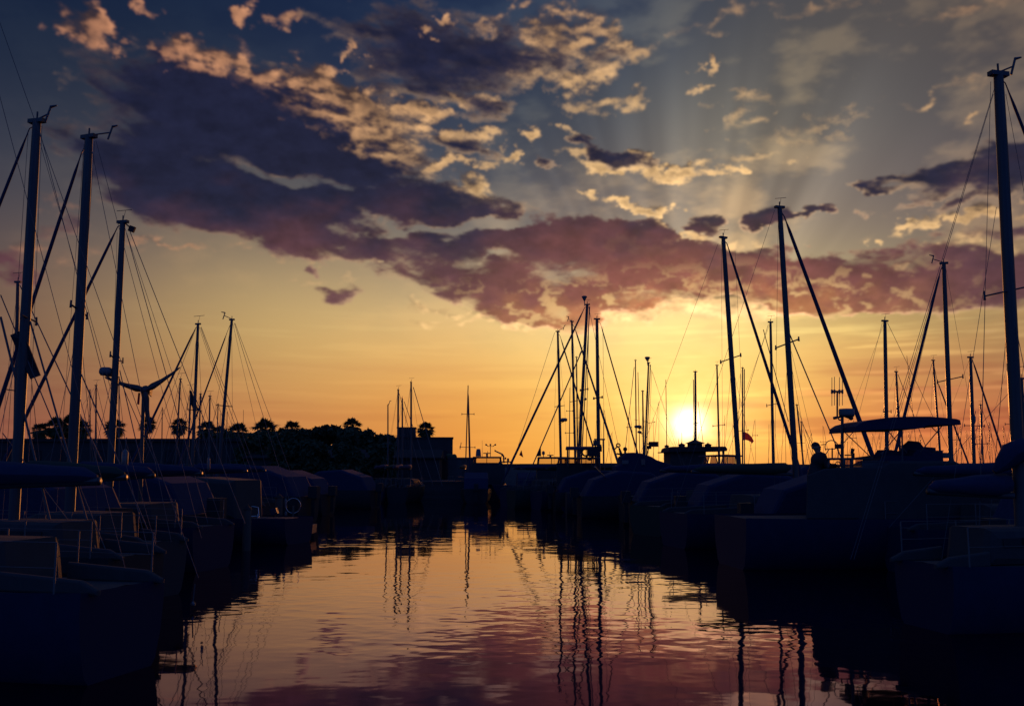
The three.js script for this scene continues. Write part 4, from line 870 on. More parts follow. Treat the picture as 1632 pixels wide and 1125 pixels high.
// ---------------------------------------------------------------- wind generator
{
  const D = 26, k = across(D), hub = at(231, 623, D);
  const g = thing('wind_generator', 'three-bladed wind generator on a pole among the left-hand masts', 'wind generator', V(hub.x, 1.1, -D));
  const loc = (px, py, dz = 0) => at(px, py, D + dz).sub(g.position);
  const foot = loc(227.5, 700); foot.y = 0;
  part(g, 'pole', rod(foot, loc(228, 628), 3.4 * k, 2.7 * k, 10), M.mast);
  const h0 = loc(231, 622, -0.25), h1 = loc(231, 622, 0.45);
  const body = part(g, 'generator_body', loft([h0, loc(231, 622, -0.2), loc(231.5, 622.5, 0), loc(232, 623, 0.3), h1], [0.03, 0.12, 0.145, 0.12, 0.04], 12), M.mast);
  const tail = slab([[0, -0.03], [0.28, -0.16], [0.36, 0.14], [0, 0.05]], 0.03, 0.008); tail.rotateY(Math.PI / 2 * 0.94); tail.translate(h1.x, h1.y, h1.z - 0.1);
  part(body, 'tail_fin', tail, M.mast);
  for (const [tx, ty, bend] of [[287, 585, 1], [166, 601, -1], [241, 690, 1]]) {
    const tip = loc(tx, ty, -0.22), root = loc(231, 622, -0.22), u = tip.clone().sub(root), l = u.length(); u.divideScalar(l);
    const n = V(-u.y, u.x, 0), pos = [], index = [], prof = [[0.0, 0.04, 0.05], [0.1, 0.075, 0.09], [0.2, 0.095, 0.05], [0.45, 0.062, 0.03], [0.75, 0.04, 0.018], [0.95, 0.026, 0.012], [1, 0.012, 0.006]];
    prof.forEach(([t, w, th], i) => {
      const c = root.clone().addScaledVector(u, t * l).addScaledVector(n, -0.035 * Math.sin(t * 3.1) * bend);
      for (const [a, b] of [[w, 0], [0, th / 2], [-w, 0.02], [0, -th / 2]]) pos.push(c.x + n.x * a, c.y + n.y * a, c.z + b);
      if (i) for (let q = 0; q < 4; q++) { const A = (i - 1) * 4 + q, B = (i - 1) * 4 + (q + 1) % 4; index.push(A, A + 4, B, B, A + 4, B + 4); }
    });
    const geo = new THREE.BufferGeometry(); geo.setAttribute('position', new THREE.Float32BufferAttribute(pos, 3)); geo.setIndex(index); geo.computeVertexNormals();
    part(g, 'blade', geo, M.mast);
  }
  pennantOn(g, 'tell_tale', [[219.5, 626], [222.5, 626], [221, 645], [217.5, 644]], D);
}
function pennantOn(g, name, pts, D) {
  const c = pts.map(([x, y], i) => at(x, y, D + (i % 2) * 0.05).sub(g.position)), pos = [];
  for (const o of [0, 0.015]) for (let i = 1; i < c.length - 1; i++) for (const q of [c[0], c[i], c[i + 1]]) pos.push(q.x, q.y, q.z - o);
  const geo = new THREE.BufferGeometry(); geo.setAttribute('position', new THREE.Float32BufferAttribute(pos, 3)); geo.computeVertexNormals();
  return part(g, name, geo, M.cloth);
}

// ---------------------------------------------------------------- motor boats
// x forward; heading in degrees from +x towards -z; sizes in metres
function cruiser(label, D, px, heading, o) {
  const p = at(px, 742, D), L = o.L, B = o.B, free = o.free ?? 1.3;
  const g = thing(o.name || 'motor_cruiser', label, 'motor boat', V(p.x, 0, -D), o.group);
  g.rotation.y = heading * RAD;
  const shell = cachedHull(L, L * 0.55, B, free), i = boatCount++;
  part(g, 'hull', shell.hull, HULLS[i % 5]); part(g, 'deck', shell.deck, M.deck);
  const W = B * 0.8, x0 = o.x0 ?? -L * 0.25, x1 = o.x1 ?? L * 0.2, sill = o.sill, roof = o.roof, th = 0.09, rake = o.rake ?? 0.45;
  part(g, 'cabin', slab([[x0, free - 0.1], [x1 + 0.9, free - 0.1], [x1 + 0.55, free + (sill - free) * 0.6], [x1, sill], [x0, sill]], W, 0.05), M.deck);
  // roof on posts, with panes between the posts
  const tx0 = x0 - 0.1, tx1 = x1 - rake;
  const crown = [[tx0, roof - th], [tx1, roof - th], [tx1 + 0.08, roof - th * 0.4], [tx1 - 0.25, roof + 0.0], [(tx0 + tx1) / 2, roof + 0.04], [tx0 + 0.2, roof], [tx0 - 0.05, roof - th * 0.5]];
  const top = part(g, 'roof', slab(crown, W * 0.94, 0.04), o.canvas ? M.canvas : M.deck);
  const posts = [];
  for (const sd of [-1, 1]) {
    const z = sd * W * 0.46;
    posts.push(rod(V(x1 - 0.05, sill - 0.02, z), V(tx1, roof - th, z * 0.96), 0.04), rod(V(x0 + 0.05, sill - 0.02, z), V(tx0 + 0.08, roof - th, z * 0.96), 0.04), rod(V((x0 + x1) / 2, sill - 0.02, z), V((tx0 + tx1) / 2, roof - th, z * 0.96), 0.03));
  }
  posts.push(rod(V(x1 - 0.05, sill - 0.02, 0), V(tx1, roof - th, 0), 0.025));
  for (const p2 of posts) part(g, 'window_post', p2, M.mast);
  const quad = (a, b, c, d) => { const geo = new THREE.BufferGeometry(); geo.setAttribute('position', new THREE.Float32BufferAttribute([a, b, c, a, c, d].flatMap((v) => [v.x, v.y, v.z]), 3)); geo.computeVertexNormals(); return geo; };
  const zw = W * 0.46, gm = o.canvas ? M.vinyl : M.glass;
  for (const sd of [-1, 1]) {
    part(g, 'windscreen', quad(V(x1 - 0.05, sill, sd * 0.02), V(x1 - 0.05, sill, sd * zw), V(tx1, roof - th, sd * zw * 0.96), V(tx1, roof - th, sd * 0.02)), gm);
    part(g, 'side_window', quad(V(x1 - 0.07, sill, sd * zw), V(x0 + 0.05, sill, sd * zw), V(tx0 + 0.1, roof - th, sd * zw * 0.96), V(tx1 - 0.02, roof - th, sd * zw * 0.96)), gm);
  }
  const rail = [];
  for (const sd of [-1, 1]) {
    const pts = [0.45, 0.62, 0.78, 0.92].map((t) => V(-(L * 0.45) + L * t, free, sd * B * 0.48 * Math.pow(Math.max(0, Math.cos((t - 0.42) / 0.58 * Math.PI / 2)), 0.8)));
    pts.forEach((q) => rail.push(rod(q, q.clone().add(V(0, 0.55, 0)), 0.014)));
    for (let q = 0; q < 3; q++) rail.push(rod(pts[q].clone().add(V(0, 0.55, 0)), pts[q + 1].clone().add(V(0, 0.55, 0)), 0.014));
  }
  part(g, 'bow_rail', rail, M.steel);
  return Object.assign(g, { W, tx0, tx1, top });
}
{
  const D = 75, k = across(D), Y = (py) => at(780, py, D).y;
  const a = cruiser('motor cruiser with see-through wheelhouse, round dome and lamp mast, first beside the quay', D, 776, 92, { L: 8.5, B: 3.0, sill: Y(737.5), roof: Y(728.5), x0: -1.8, x1: 1.6 });
  const X = (px) => (px - 776) * k;           // across the boat, seen from astern
  const put = (px, py, f = 0) => V(f, Y(py), X(px));
  const s = -1;                               // the boat looks away, so its right side is +z turned
  const dome = new THREE.LatheGeometry([[0.01, 0], [0.2, 0], [0.22, 0.05], [0.19, 0.42], [0.14, 0.58], [0.01, 0.6]].map(([x, y]) => new THREE.Vector2(x, y)), 16); dome.translate(-0.2, Y(727.5), X(762.5));
  part(a.top, 'satellite_dome', dome, M.dome);
  part(a.top, 'radar_scanner', [box(0.12, 0.07, 12 * k, -0.4, Y(722.5), X(776)), rod(V(-0.4, Y(728), X(776)), V(-0.4, Y(722.5), X(776)), 0.09), rod(V(-0.4, Y(722), X(777)), V(-0.4, Y(719), X(777)), 0.02)], M.mast);
  const lm = part(a.top, 'lamp_mast', [rod(put(781.3, 728, -0.6), put(781.3, 709, -0.6), 0.03), rod(put(775.5, 709.5, -0.6), put(777.5, 711.5, -0.6), 0.035), rod(put(777.5, 711.5, -0.6), put(785.5, 711.5, -0.6), 0.022), rod(put(785.5, 711.5, -0.6), put(788, 709.5, -0.6), 0.035)], M.mast);
  for (const [px, py] of [[774.5, 709], [781.3, 709], [789, 709]]) { const q = put(px, py, -0.6), geo = new THREE.SphereGeometry(0.075, 8, 6); geo.translate(q.x, q.y, q.z); part(lm, 'lamp_head', geo, M.mast); }
  part(a, 'whip_aerial', rod(put(768.5, 728, 0.8), put(768.5, 701, 0.8), 0.02, 0.008), M.wire);
  part(a, 'davit', [loft([put(801.5, 738, -2.6), put(801, 727, -2.6), put(799, 724.5, -2.6), put(788, 719.5, -2.6)], [0.06, 0.06, 0.06, 0.045], 8), box(0.1, 0.12, 0.14, -2.6, Y(726.5), X(799)), box(0.1, 0.1, 0.1, -2.6, Y(719), X(788))], M.mast);
  part(a, 'stern_arch', [rod(put(794, 736.3, -3.2), put(815, 736.3, -3.2), 0.055), rod(put(795, 750, -3.2), put(794, 736.3, -3.2), 0.05), rod(put(807, 750, -3.2), put(807, 736.3, -3.2), 0.05), box(0.12, 0.26, 0.16, -3.2, Y(733.5), X(807.5)), box(0.1, 0.16, 0.12, -3.2, Y(731), X(803.5))], M.mast);
  part(a, 'aft_deck', box(2.4, Y(742) - 1.2, 2.6, -3.0, (Y(742) + 1.2) / 2, 0), M.deck);
}
{
  const D = 66, k = across(D), Y = (py) => at(880, py, D).y, X = (px) => (px - 880) * k;
  const a = cruiser('motor cruiser with curved hardtop and small dome, left of the middle group of masts', D, 880, 90, { L: 8, B: 2.7, sill: Y(740.5), roof: Y(729), x0: -1.6, x1: 1.4 });
  const put = (px, py, f = 0) => V(f, Y(py), X(px));
  const ball = new THREE.SphereGeometry(0.11, 12, 10); ball.scale(1, 1.35, 1); ball.translate(0, Y(722), X(866.3));
  part(a.top, 'satellite_dome', [ball, rod(V(0, Y(730), X(866.3)), V(0, Y(723), X(866.3)), 0.03)], M.dome);
  part(a.top, 'radar_scanner', [box(0.1, 0.06, 10 * k, -0.3, Y(725.5), X(877)), rod(V(-0.3, Y(730), X(877)), V(-0.3, Y(725.5), X(877)), 0.08), rod(V(-0.3, Y(726), X(876)), V(-0.3, Y(720), X(876)), 0.012)], M.mast);
  part(a, 'bathing_rail', [rod(put(853, 742, -3), put(862, 742, -3), 0.05), rod(put(858, 742, -3), put(858, 750, -3), 0.03)], M.steel);
}
{
  // boat with a flat canvas awning and a clutter of gear behind it
  const D = 57, k = across(D), Y = (py) => at(920, py, D).y, X = (px) => (px - 921) * k;
  const a = cruiser('dark boat with a flat canvas awning between the masts of the middle group', D, 921, 88, { L: 8, B: 3.2, sill: Y(738), roof: Y(729.5), x0: -0.4, x1: 1.8, canvas: 1 });
  const put = (px, py, f = 0) => V(f, Y(py), X(px));
  const awn = slab([[-1.4, 0], [1.2, 0], [1.25, 0.1], [0.2, 0.2], [-1.2, 0.16]], 43 * k, 0.04); awn.translate(-1.6, Y(717.5), X(923));
  part(a, 'awning', awn, M.canvas);
  for (const [px, f] of [[904, -2.6], [904, -0.6], [942, -2.6], [942, -0.6], [924, -2.6]]) part(a, 'awning_post', rod(put(px, 744, f), put(px, 716, f), 0.03), M.mast);
  part(a, 'gear_arch', [rod(put(943, 702.5, -3), put(959.5, 702.5, -3), 0.05), rod(put(945, 745, -3), put(945, 702.5, -3), 0.05), rod(put(957, 745, -3), put(957, 702.5, -3), 0.05), box(0.2, 0.3, 0.4, -3, Y(708), X(947)), box(0.2, 0.28, 0.22, -3, Y(714), X(951))], M.mast);
  part(a, 'outboard_engine', [box(0.4, 0.45, 0.75, -3.1, Y(722), X(942)), box(0.3, 0.3, 0.4, -3.1, Y(717), X(949)), rod(put(935, 728, -3.1), put(950, 727, -3.1), 0.05)], M.darkCloth);
  part(a, 'coiled_lines', [new THREE.TorusGeometry(0.2, 0.05, 6, 14).rotateY(Math.PI / 2).translate(-3.1, Y(722), X(930)), new THREE.TorusGeometry(0.16, 0.05, 6, 14).rotateY(Math.PI / 2).translate(-3.1, Y(729), X(936))], M.darkCloth);
}
{
  // big canvas dodger with odd gear on its front
  const D = 52, k = across(D), g = thing('covered_motorboat', 'boat under a humped canvas cover with gear sticking up at its bow', 'motor boat', V(at(1018, 742, D).x, 0, -D));
  const P = (px, py) => { const q = at(px, py, D).sub(g.position); return [q.x, q.y]; };
  const shell = cachedHull(8, 4, 2.9, 1.2);
  part(g, 'hull', shell.hull, M.greyHull); part(g, 'deck', shell.deck, M.deck);
  const cover = slab([P(978, 760), P(978, 744), P(988, 739), P(988, 729), P(996, 722), P(1006, 721.5), P(1020, 723), P(1034, 728), P(1042, 733), P(1066, 741), P(1066, 760)], 2.1, 0.08);
  part(g, 'canvas_cover', cover, M.canvas);
  part(g, 'gear', [rod(V(...P(990, 727), 0.3), V(...P(986, 714), 0.3), 0.09, 0.05), rod(V(...P(982, 723), 0.3), V(...P(990, 725), 0.3), 0.05), rod(V(...P(984, 711), 0.3), V(...P(979, 716), 0.3), 0.04), new THREE.TorusGeometry(0.1, 0.035, 6, 12).translate(...P(984.5, 710), 0.3), new THREE.SphereGeometry(0.12, 8, 6).translate(...P(995.5, 716), 0.3), rod(V(...P(995.5, 723), 0.3), V(...P(995.5, 716), 0.3), 0.06)], M.darkCloth);
  for (const [x0, x1, y0, y1] of [[988, 998, 733.5, 739.5], [1018, 1024, 732, 741]]) {
    const a = P(x0, y1), b = P(x1, y0);
    part(g, 'clear_window', box(b[0] - a[0], b[1] - a[1], 0.02, (a[0] + b[0]) / 2, (a[1] + b[1]) / 2, 1.09), M.fender);
  }
}
{
  // canvas enclosure with slanted clear panels, right of the dock house
  const D = 45, k = across(D), Y = (py) => at(1140, py, D).y;
  const g = thing('canvas_cruiser', 'motor boat with clear panels slanting under a canvas top beside the dock house', 'motor boat', V(at(1150, 742, D).x, 0, -D));
  const P = (px, py, z = 0) => at(px, py, D - z).sub(g.position);
  const shell = cachedHull(9, 4.2, 3, 1.25);
  part(g, 'hull', shell.hull, M.blackHull); part(g, 'deck', shell.deck, M.deck);
  part(g, 'cabin', slab([[P(1090, 745).x, 1.1], [P(1206, 745).x, 1.1], [P(1204, 745).x, Y(746)], [P(1118, 745).x, Y(743.5)], [P(1092, 747).x, Y(747)]], 2.2, 0.05), M.deck);
  const top = slab([[P(1120, 726).x, Y(727.5)], [P(1176, 726).x, Y(728)], [P(1176, 726).x, Y(726)], [P(1150, 724).x, Y(724.6)], [P(1121, 725).x, Y(725.5)]], 2.2, 0.02);
  part(g, 'canvas_top', top, M.canvas);
  for (const [a, b] of [[1118, 1124], [1126, 1131], [1131, 1124], [1146, 1141], [1148, 1153], [1160, 1160], [1172, 1172]]) for (const z of [-1, 1]) part(g, 'frame_tube', rod(P(a, 745, z), P(b, 727, z), 0.025), M.mast);
  const quad = (a, b, c, d) => { const geo = new THREE.BufferGeometry(); geo.setAttribute('position', new THREE.Float32BufferAttribute([a, b, c, a, c, d].flatMap((v) => [v.x, v.y, v.z]), 3)); geo.computeVertexNormals(); return geo; };
  for (const z of [-1.02, 1.02]) for (const [a, b, c, d] of [[1118, 1126, 1131, 1124], [1131, 1145, 1141, 1133], [1148, 1159, 1159, 1153], [1161, 1171, 1171, 1161]]) part(g, 'clear_panel', quad(P(a, 744, z), P(b, 744, z), P(c, 728, z), P(d, 728, z)), M.vinyl);
  part(g, 'seat_cover', slab([[P(1128, 740).x, Y(745)], [P(1146, 740).x, Y(745)], [P(1143, 740).x, Y(738)], [P(1132, 738).x, Y(739)]], 0.9, 0.05), M.canvas);
}
// plain covered boats that fill the berths: one built, the rest copies
{
  const p = new THREE.Group(); p.name = 'covered_runabout';
  const s = hullShell(6.8, 3.6, 2.5, 1.15);
  part(p, 'hull', s.hull, M.blackHull); part(p, 'deck', s.deck, M.deck);
  part(p, 'canvas_cover', slab([[-3.1, 1.0], [2.2, 1.05], [1.2, 1.75], [0.3, 2.25], [-1.2, 2.35], [-2.6, 1.9]], 1.9, 0.12), M.canvas);
  part(p, 'outboard_engine', [box(0.4, 0.5, 0.34, -3.45, 1.25, 0), box(0.16, 0.9, 0.2, -3.45, 0.6, 0)], M.blackHull);
  part(p, 'bow_rail', [rod(V(1.2, 1.1, 0.9), V(1.2, 1.65, 0.85), 0.014), rod(V(1.2, 1.1, -0.9), V(1.2, 1.65, -0.85), 0.014), rod(V(1.2, 1.65, 0.85), V(2.9, 1.8, 0.05), 0.014), rod(V(1.2, 1.65, -0.85), V(2.9, 1.8, -0.05), 0.014), rod(V(2.9, 1.25, 0), V(2.9, 1.8, 0), 0.014)], M.steel);
  [[10.4, -28.6, 4, 1.0, 'covered runabout lying just behind the boat with the canvas top'], [13.5, -20.5, 8, 1.0, 'covered runabout between the canvas-topped boat and the rightmost mast'], [9.6, -35, 3, 1.0, 'covered runabout between the two tall-masted boats on the right'],
    [8.4, -41.5, 2, 1.0, 'covered runabout below the dock house, beside the first tall-masted boat'], [6.6, -48.5, 5, 1.0, 'covered runabout below the humped canvas boat'], [5.6, -54.5, 3, 1.0, 'covered runabout at the foot of the middle masts'],
    [-12.5, -22.4, 165, 1.1, 'covered runabout between the second tall mast and the radar mast'], [-12.4, -29, 166, 1.1, 'covered runabout below the wind generator'], [-12.8, -45, 164, 1.1, 'covered runabout below the tallest palm'],
    [-13, -52, 166, 1.0, 'covered runabout below the bushy trees'], [-11.6, -60, 166, 1.0, 'farthest covered runabout in the left-hand row'], [-2.6, -69, 92, 0.9, 'covered runabout below the lone slender mast'], [1.2, -70, 92, 0.9, 'covered runabout beside the first motor cruiser'],
    [17, -52, 12, 1.1, 'covered runabout behind the two tall masts on the right'], [24, -60, 14, 1.1, 'covered runabout behind the canvas-topped boat'], [31, -68, 10, 1.1, 'covered runabout far behind the vane mast'],
  ].forEach(([x, z, turn, k, label], i) => {
    const c = i ? p.clone() : p;
    c.name = numbered('covered_runabout'); c.position.set(x, 0, z); c.rotation.y = turn * RAD; c.scale.setScalar(k);
    c.userData = { label, category: 'motor boat', group: 'covered runabouts in their berths' };
    scene.add(c);
  });
}

{
  const a = at(948, 744, 46.4), b = at(979, 776, 48.2), g = thing('boat_pole', 'bright polished pole slanting down to the right below the foot of the thick middle mast', 'pole', a.clone());
  part(g, 'shaft', rod(V(0, 0, 0), b.clone().sub(a), 0.03, 0.035, 10), M.polished);
  part(g, 'end_knob', new THREE.SphereGeometry(0.06, 10, 8).translate(...b.clone().sub(a).toArray()), M.polished);
}

// ---------------------------------------------------------------- the boat with the canvas top, and what is on it
{
  const D = 25.5, k = across(D), g = thing('motorsailer', 'broad dark boat under a long curved canvas top on slanting struts', 'boat', V(at(1400, 742, D).x, 0, -D));
  const P = (px, py, z = 0) => at(px, py, D - z).sub(g.position), X = (px) => P(px, 742).x, Y = (py) => P(1400, py).y;
  const shell = cachedHull(9.6, 5.4, 3.1, 1.35);
  part(g, 'hull', shell.hull, M.navyHull).rotation.y = 0.13; part(g, 'deck', shell.deck, M.deck).rotation.y = 0.13;
  part(g, 'cabin', slab([[X(1336), 1.2], [X(1600), 1.2], [X(1560), 1.9], [X(1512), Y(745)], [X(1492), Y(735)], [X(1392), Y(735)], [X(1380), Y(742)], [X(1338), Y(745)]], 2.3, 0.06), M.deck);
  const Z = 1.0;
  // canvas top: a profile that droops at its left end, on a frame of tubes
  const prof = [[1344.5, 689.5], [1345.5, 682], [1355, 676], [1372, 671.5], [1400, 668], [1430, 667], [1460, 667], [1480, 668.5], [1500, 670.5], [1506, 672.5], [1507, 679.5], [1500, 680], [1470, 680], [1455, 681], [1447, 684.5], [1436, 686.3], [1400, 686.5], [1370, 688]];
  part(g, 'canvas_top', slab(prof.map(([x, y]) => [X(x), Y(y)]), 2.1, 0.012), M.canvas);
  for (const px of [1372, 1404, 1440, 1474]) part(g, 'canopy_bow', rod(P(px, px < 1440 ? 686.6 : 682.5, -1.02), P(px, px < 1440 ? 686.6 : 682.5, 1.02), 0.016), M.mast);
  for (const z of [-Z, Z]) for (const [x1, y1, x2, y2, r] of [[1346, 688, 1390, 730, 1.5], [1345, 706, 1361, 688, 1.2], [1405, 724, 1437, 686, 1.5], [1416, 687, 1446, 722, 1.5], [1438.5, 686, 1439, 735, 2.6], [1468, 720, 1502, 679, 1.6], [1485, 680, 1495, 690, 1.4]])
    part(g, 'strut', rod(P(x1, y1, z * (FOCAL / FOCAL)), P(x2, y2, z), r * k / 2), M.mast);
  // heaped cover and boxes on the coachroof
  part(g, 'heaped_cover', [loft([P(1396, 736), P(1404, 729), P(1420, 728), P(1438, 729.5), P(1447, 722), P(1454, 718), P(1461, 718), P(1470, 723), P(1478, 722), P(1486, 720), P(1488, 730)], [0.06, 0.1, 0.09, 0.08, 0.11, 0.13, 0.12, 0.09, 0.08, 0.07, 0.05], 10, 2.2), slab([[X(1380), Y(745)], [X(1490), Y(745)], [X(1489), Y(719)], [X(1474), Y(722)], [X(1462), Y(716)], [X(1448), Y(717)], [X(1440), Y(727)], [X(1402), Y(726)], [X(1384), Y(735)]], 1.2, 0.04)], M.canvas);
  part(g, 'wire_basket', [...[0, 1, 2, 3].map((i) => rod(P(1487 + i * 0.4, 718.5 + i * 3.2, 0.3), P(1505 - i * 1.6, 718 + i * 3.2, 0.3), 0.009)), ...[0, 1, 2, 3, 4].map((i) => rod(P(1488 + i * 4, 718.3, 0.3), P(1489 + i * 3, 729, 0.3), 0.008)), box(0.26, 0.14, 0.3, X(1495), Y(726), 0.3)], M.wire);
  // windscreen in front of the helm
  part(g, 'windscreen_frame', [rod(P(1318, 731.5, 0.8), P(1392, 731, 0.8), 0.035), rod(P(1321, 745, 0.8), P(1322, 731, 0.8), 0.03), rod(P(1345, 745, 0.8), P(1345, 731, 0.8), 0.05), rod(P(1358, 745, 0.8), P(1358, 731, 0.8), 0.05), box(34 * k, 2.2 * k, 0.1, X(1375), Y(735.5), 0.8), box(36 * k, 8 * k, 0.1, X(1374), Y(740), 0.8), ], M.mast);
  part(g, 'grab_rail', rod(P(1318, 731.5, -0.8), P(1392, 731, -0.8), 0.03), M.mast);
  const pane = (x0, x1, y0, y1) => box((x1 - x0) * k, (y1 - y0) * k, 0.01, X((x0 + x1) / 2), Y((y0 + y1) / 2), 0.8);
  part(g, 'window', pane(1322.5, 1343, 732.5, 744), M.vinyl); part(g, 'window', pane(1347, 1356.5, 733.5, 740.5), M.vinyl);
  part(g, 'cockpit_side', slab([[X(1262), 1.25], [X(1342), 1.25], [X(1342), Y(744.5)], [X(1292), Y(747)], [X(1266), Y(757)]], 0.09, 0.03, 1.12), M.deck);
  // radar post, its drum, aerial rack
  part(g, 'radar_post', rod(P(1343, 760, 0.2), P(1343, 655, 0.2), 2.8 * k, 2.4 * k, 10), M.mast);
  const c = P(1350, 657.5, 0.2);
  const drum = new THREE.LatheGeometry([[0.01, -0.115], [0.19, -0.11], [0.205, -0.04], [0.205, 0.06], [0.19, 0.1], [0.01, 0.112]].map(([x, y]) => new THREE.Vector2(x, y)), 20); drum.translate(c.x, c.y, c.z);
  part(g, 'radar_dome', drum, M.dome);
  part(g, 'floodlight', [rod(P(1343, 662, 0.2), P(1354, 666, 0.2), 0.03), new THREE.SphereGeometry(0.065, 10, 8).translate(...P(1357, 666, 0.2).toArray()), rod(P(1355, 664, 0.2), P(1362, 658, 0.2), 0.035)], M.mast);
  const rack = part(g, 'aerial_rack', [rod(P(1335, 666, 0.2), P(1335, 625, 0.2), 0.024), rod(P(1326, 624, 0.2), P(1344, 624, 0.2), 0.03), rod(P(1330, 666, 0.2), P(1343, 664, 0.2), 0.03), loft([P(1335, 664, 0.2), P(1338, 669, 0.2), P(1343, 670, 0.2)], 0.02), rod(P(1329, 666.5, 0.2), P(1334, 665.5, 0.2), 0.045)], M.mast);
  for (const [x, y0, y1] of [[1326.5, 601.5, 647], [1330.5, 600.5, 646], [1338.5, 601, 647], [1343.2, 606, 646]]) part(rack, 'aerial_rod', [rod(P(x, y0, 0.2), P(x, y1, 0.2), 0.009), rod(P(x, 621, 0.2), P(x, 627.5, 0.2), 0.03)], M.wire);
  // rolled stay ends and the helm: ring-shaped lifesling frame and boxed instrument
  const ring = new THREE.TorusGeometry(10.3 * k, 0.013, 6, 28, Math.PI * 1.35); ring.rotateZ(-Math.PI * 0.175); ring.translate(P(1326, 712.5, 0.5).x, P(1326, 712.5, 0.5).y, 0.5);
  part(g, 'hoop', [ring, rod(P(1316, 715.5, 0.5), P(1332, 715.5, 0.5), 0.012), rod(P(1337, 716, 0.5), P(1336, 731, 0.5), 0.014), rod(P(1316, 725, 0.5), P(1322, 716, 0.5), 0.012)], M.wire);
  part(g, 'instrument_box', [box(6.5 * k, 7 * k, 0.18, X(1327), Y(712), 0.5), rod(P(1327, 731, 0.5), P(1327, 714, 0.5), 0.02)], M.darkCloth);
  part(g, 'grab_rail', [rod(P(1360, 731, -0.6), P(1392, 727, -0.6), 0.03), rod(P(1360, 722, -0.6), P(1360, 732, -0.6), 0.05), rod(P(1360, 715, -0.6), P(1358, 724, -0.6), 0.055, 0.04), rod(P(1347, 725.5, -0.6), P(1361, 725.5, -0.6), 0.02)], M.mast);
}

// ---------------------------------------------------------------- the person at the helm
function fieldMesh(bones, blend, centre, size, res) {   // smooth union of tapered capsules, meshed
  const mc = new MarchingCubes(res, M.skin, false, false, 400000), half = res / 2;
  mc.isolation = 0;
  const f = mc.field, B = bones.map(([a, b, ra, rb]) => ({ a, d: b.clone().sub(a), l: Math.max(1e-9, b.distanceToSquared(a)), ra, rb }));
  for (let z = 0; z < res; z++) for (let y = 0; y < res; y++) for (let x = 0; x < res; x++) {
    const px = centre.x + (x - half) / half * size, py = centre.y + (y - half) / half * size, pz = centre.z + (z - half) / half * size;
    let sum = 0, least = 1e9;
    for (const b of B) {
      const qx = px - b.a.x, qy = py - b.a.y, qz = pz - b.a.z, t = Math.min(1, Math.max(0, (qx * b.d.x + qy * b.d.y + qz * b.d.z) / b.l));
      const dd = Math.hypot(qx - b.d.x * t, qy - b.d.y * t, qz - b.d.z * t) - mix(b.ra, b.rb, t);
      if (dd < blend * 6) sum += Math.exp(-dd / blend);
      if (dd < least) least = dd;
    }
    f[z * res * res + y * res + x] = -(sum > 0 ? -blend * Math.log(sum) : least);
  }
  mc.update();
  const n = mc.count, pos = new Float32Array(n * 3), nor = new Float32Array(n * 3);
  for (let i = 0; i < n * 3; i += 3) {
    for (let q = 0; q < 3; q++) { pos[i + q] = mc.positionArray[i + q] * size + centre.getComponent(q); nor[i + q] = mc.normalArray[i + q]; }
  }
  const g = new THREE.BufferGeometry();
  g.setAttribute('position', new THREE.BufferAttribute(pos, 3));
  g.computeVertexNormals();
  return g;
}
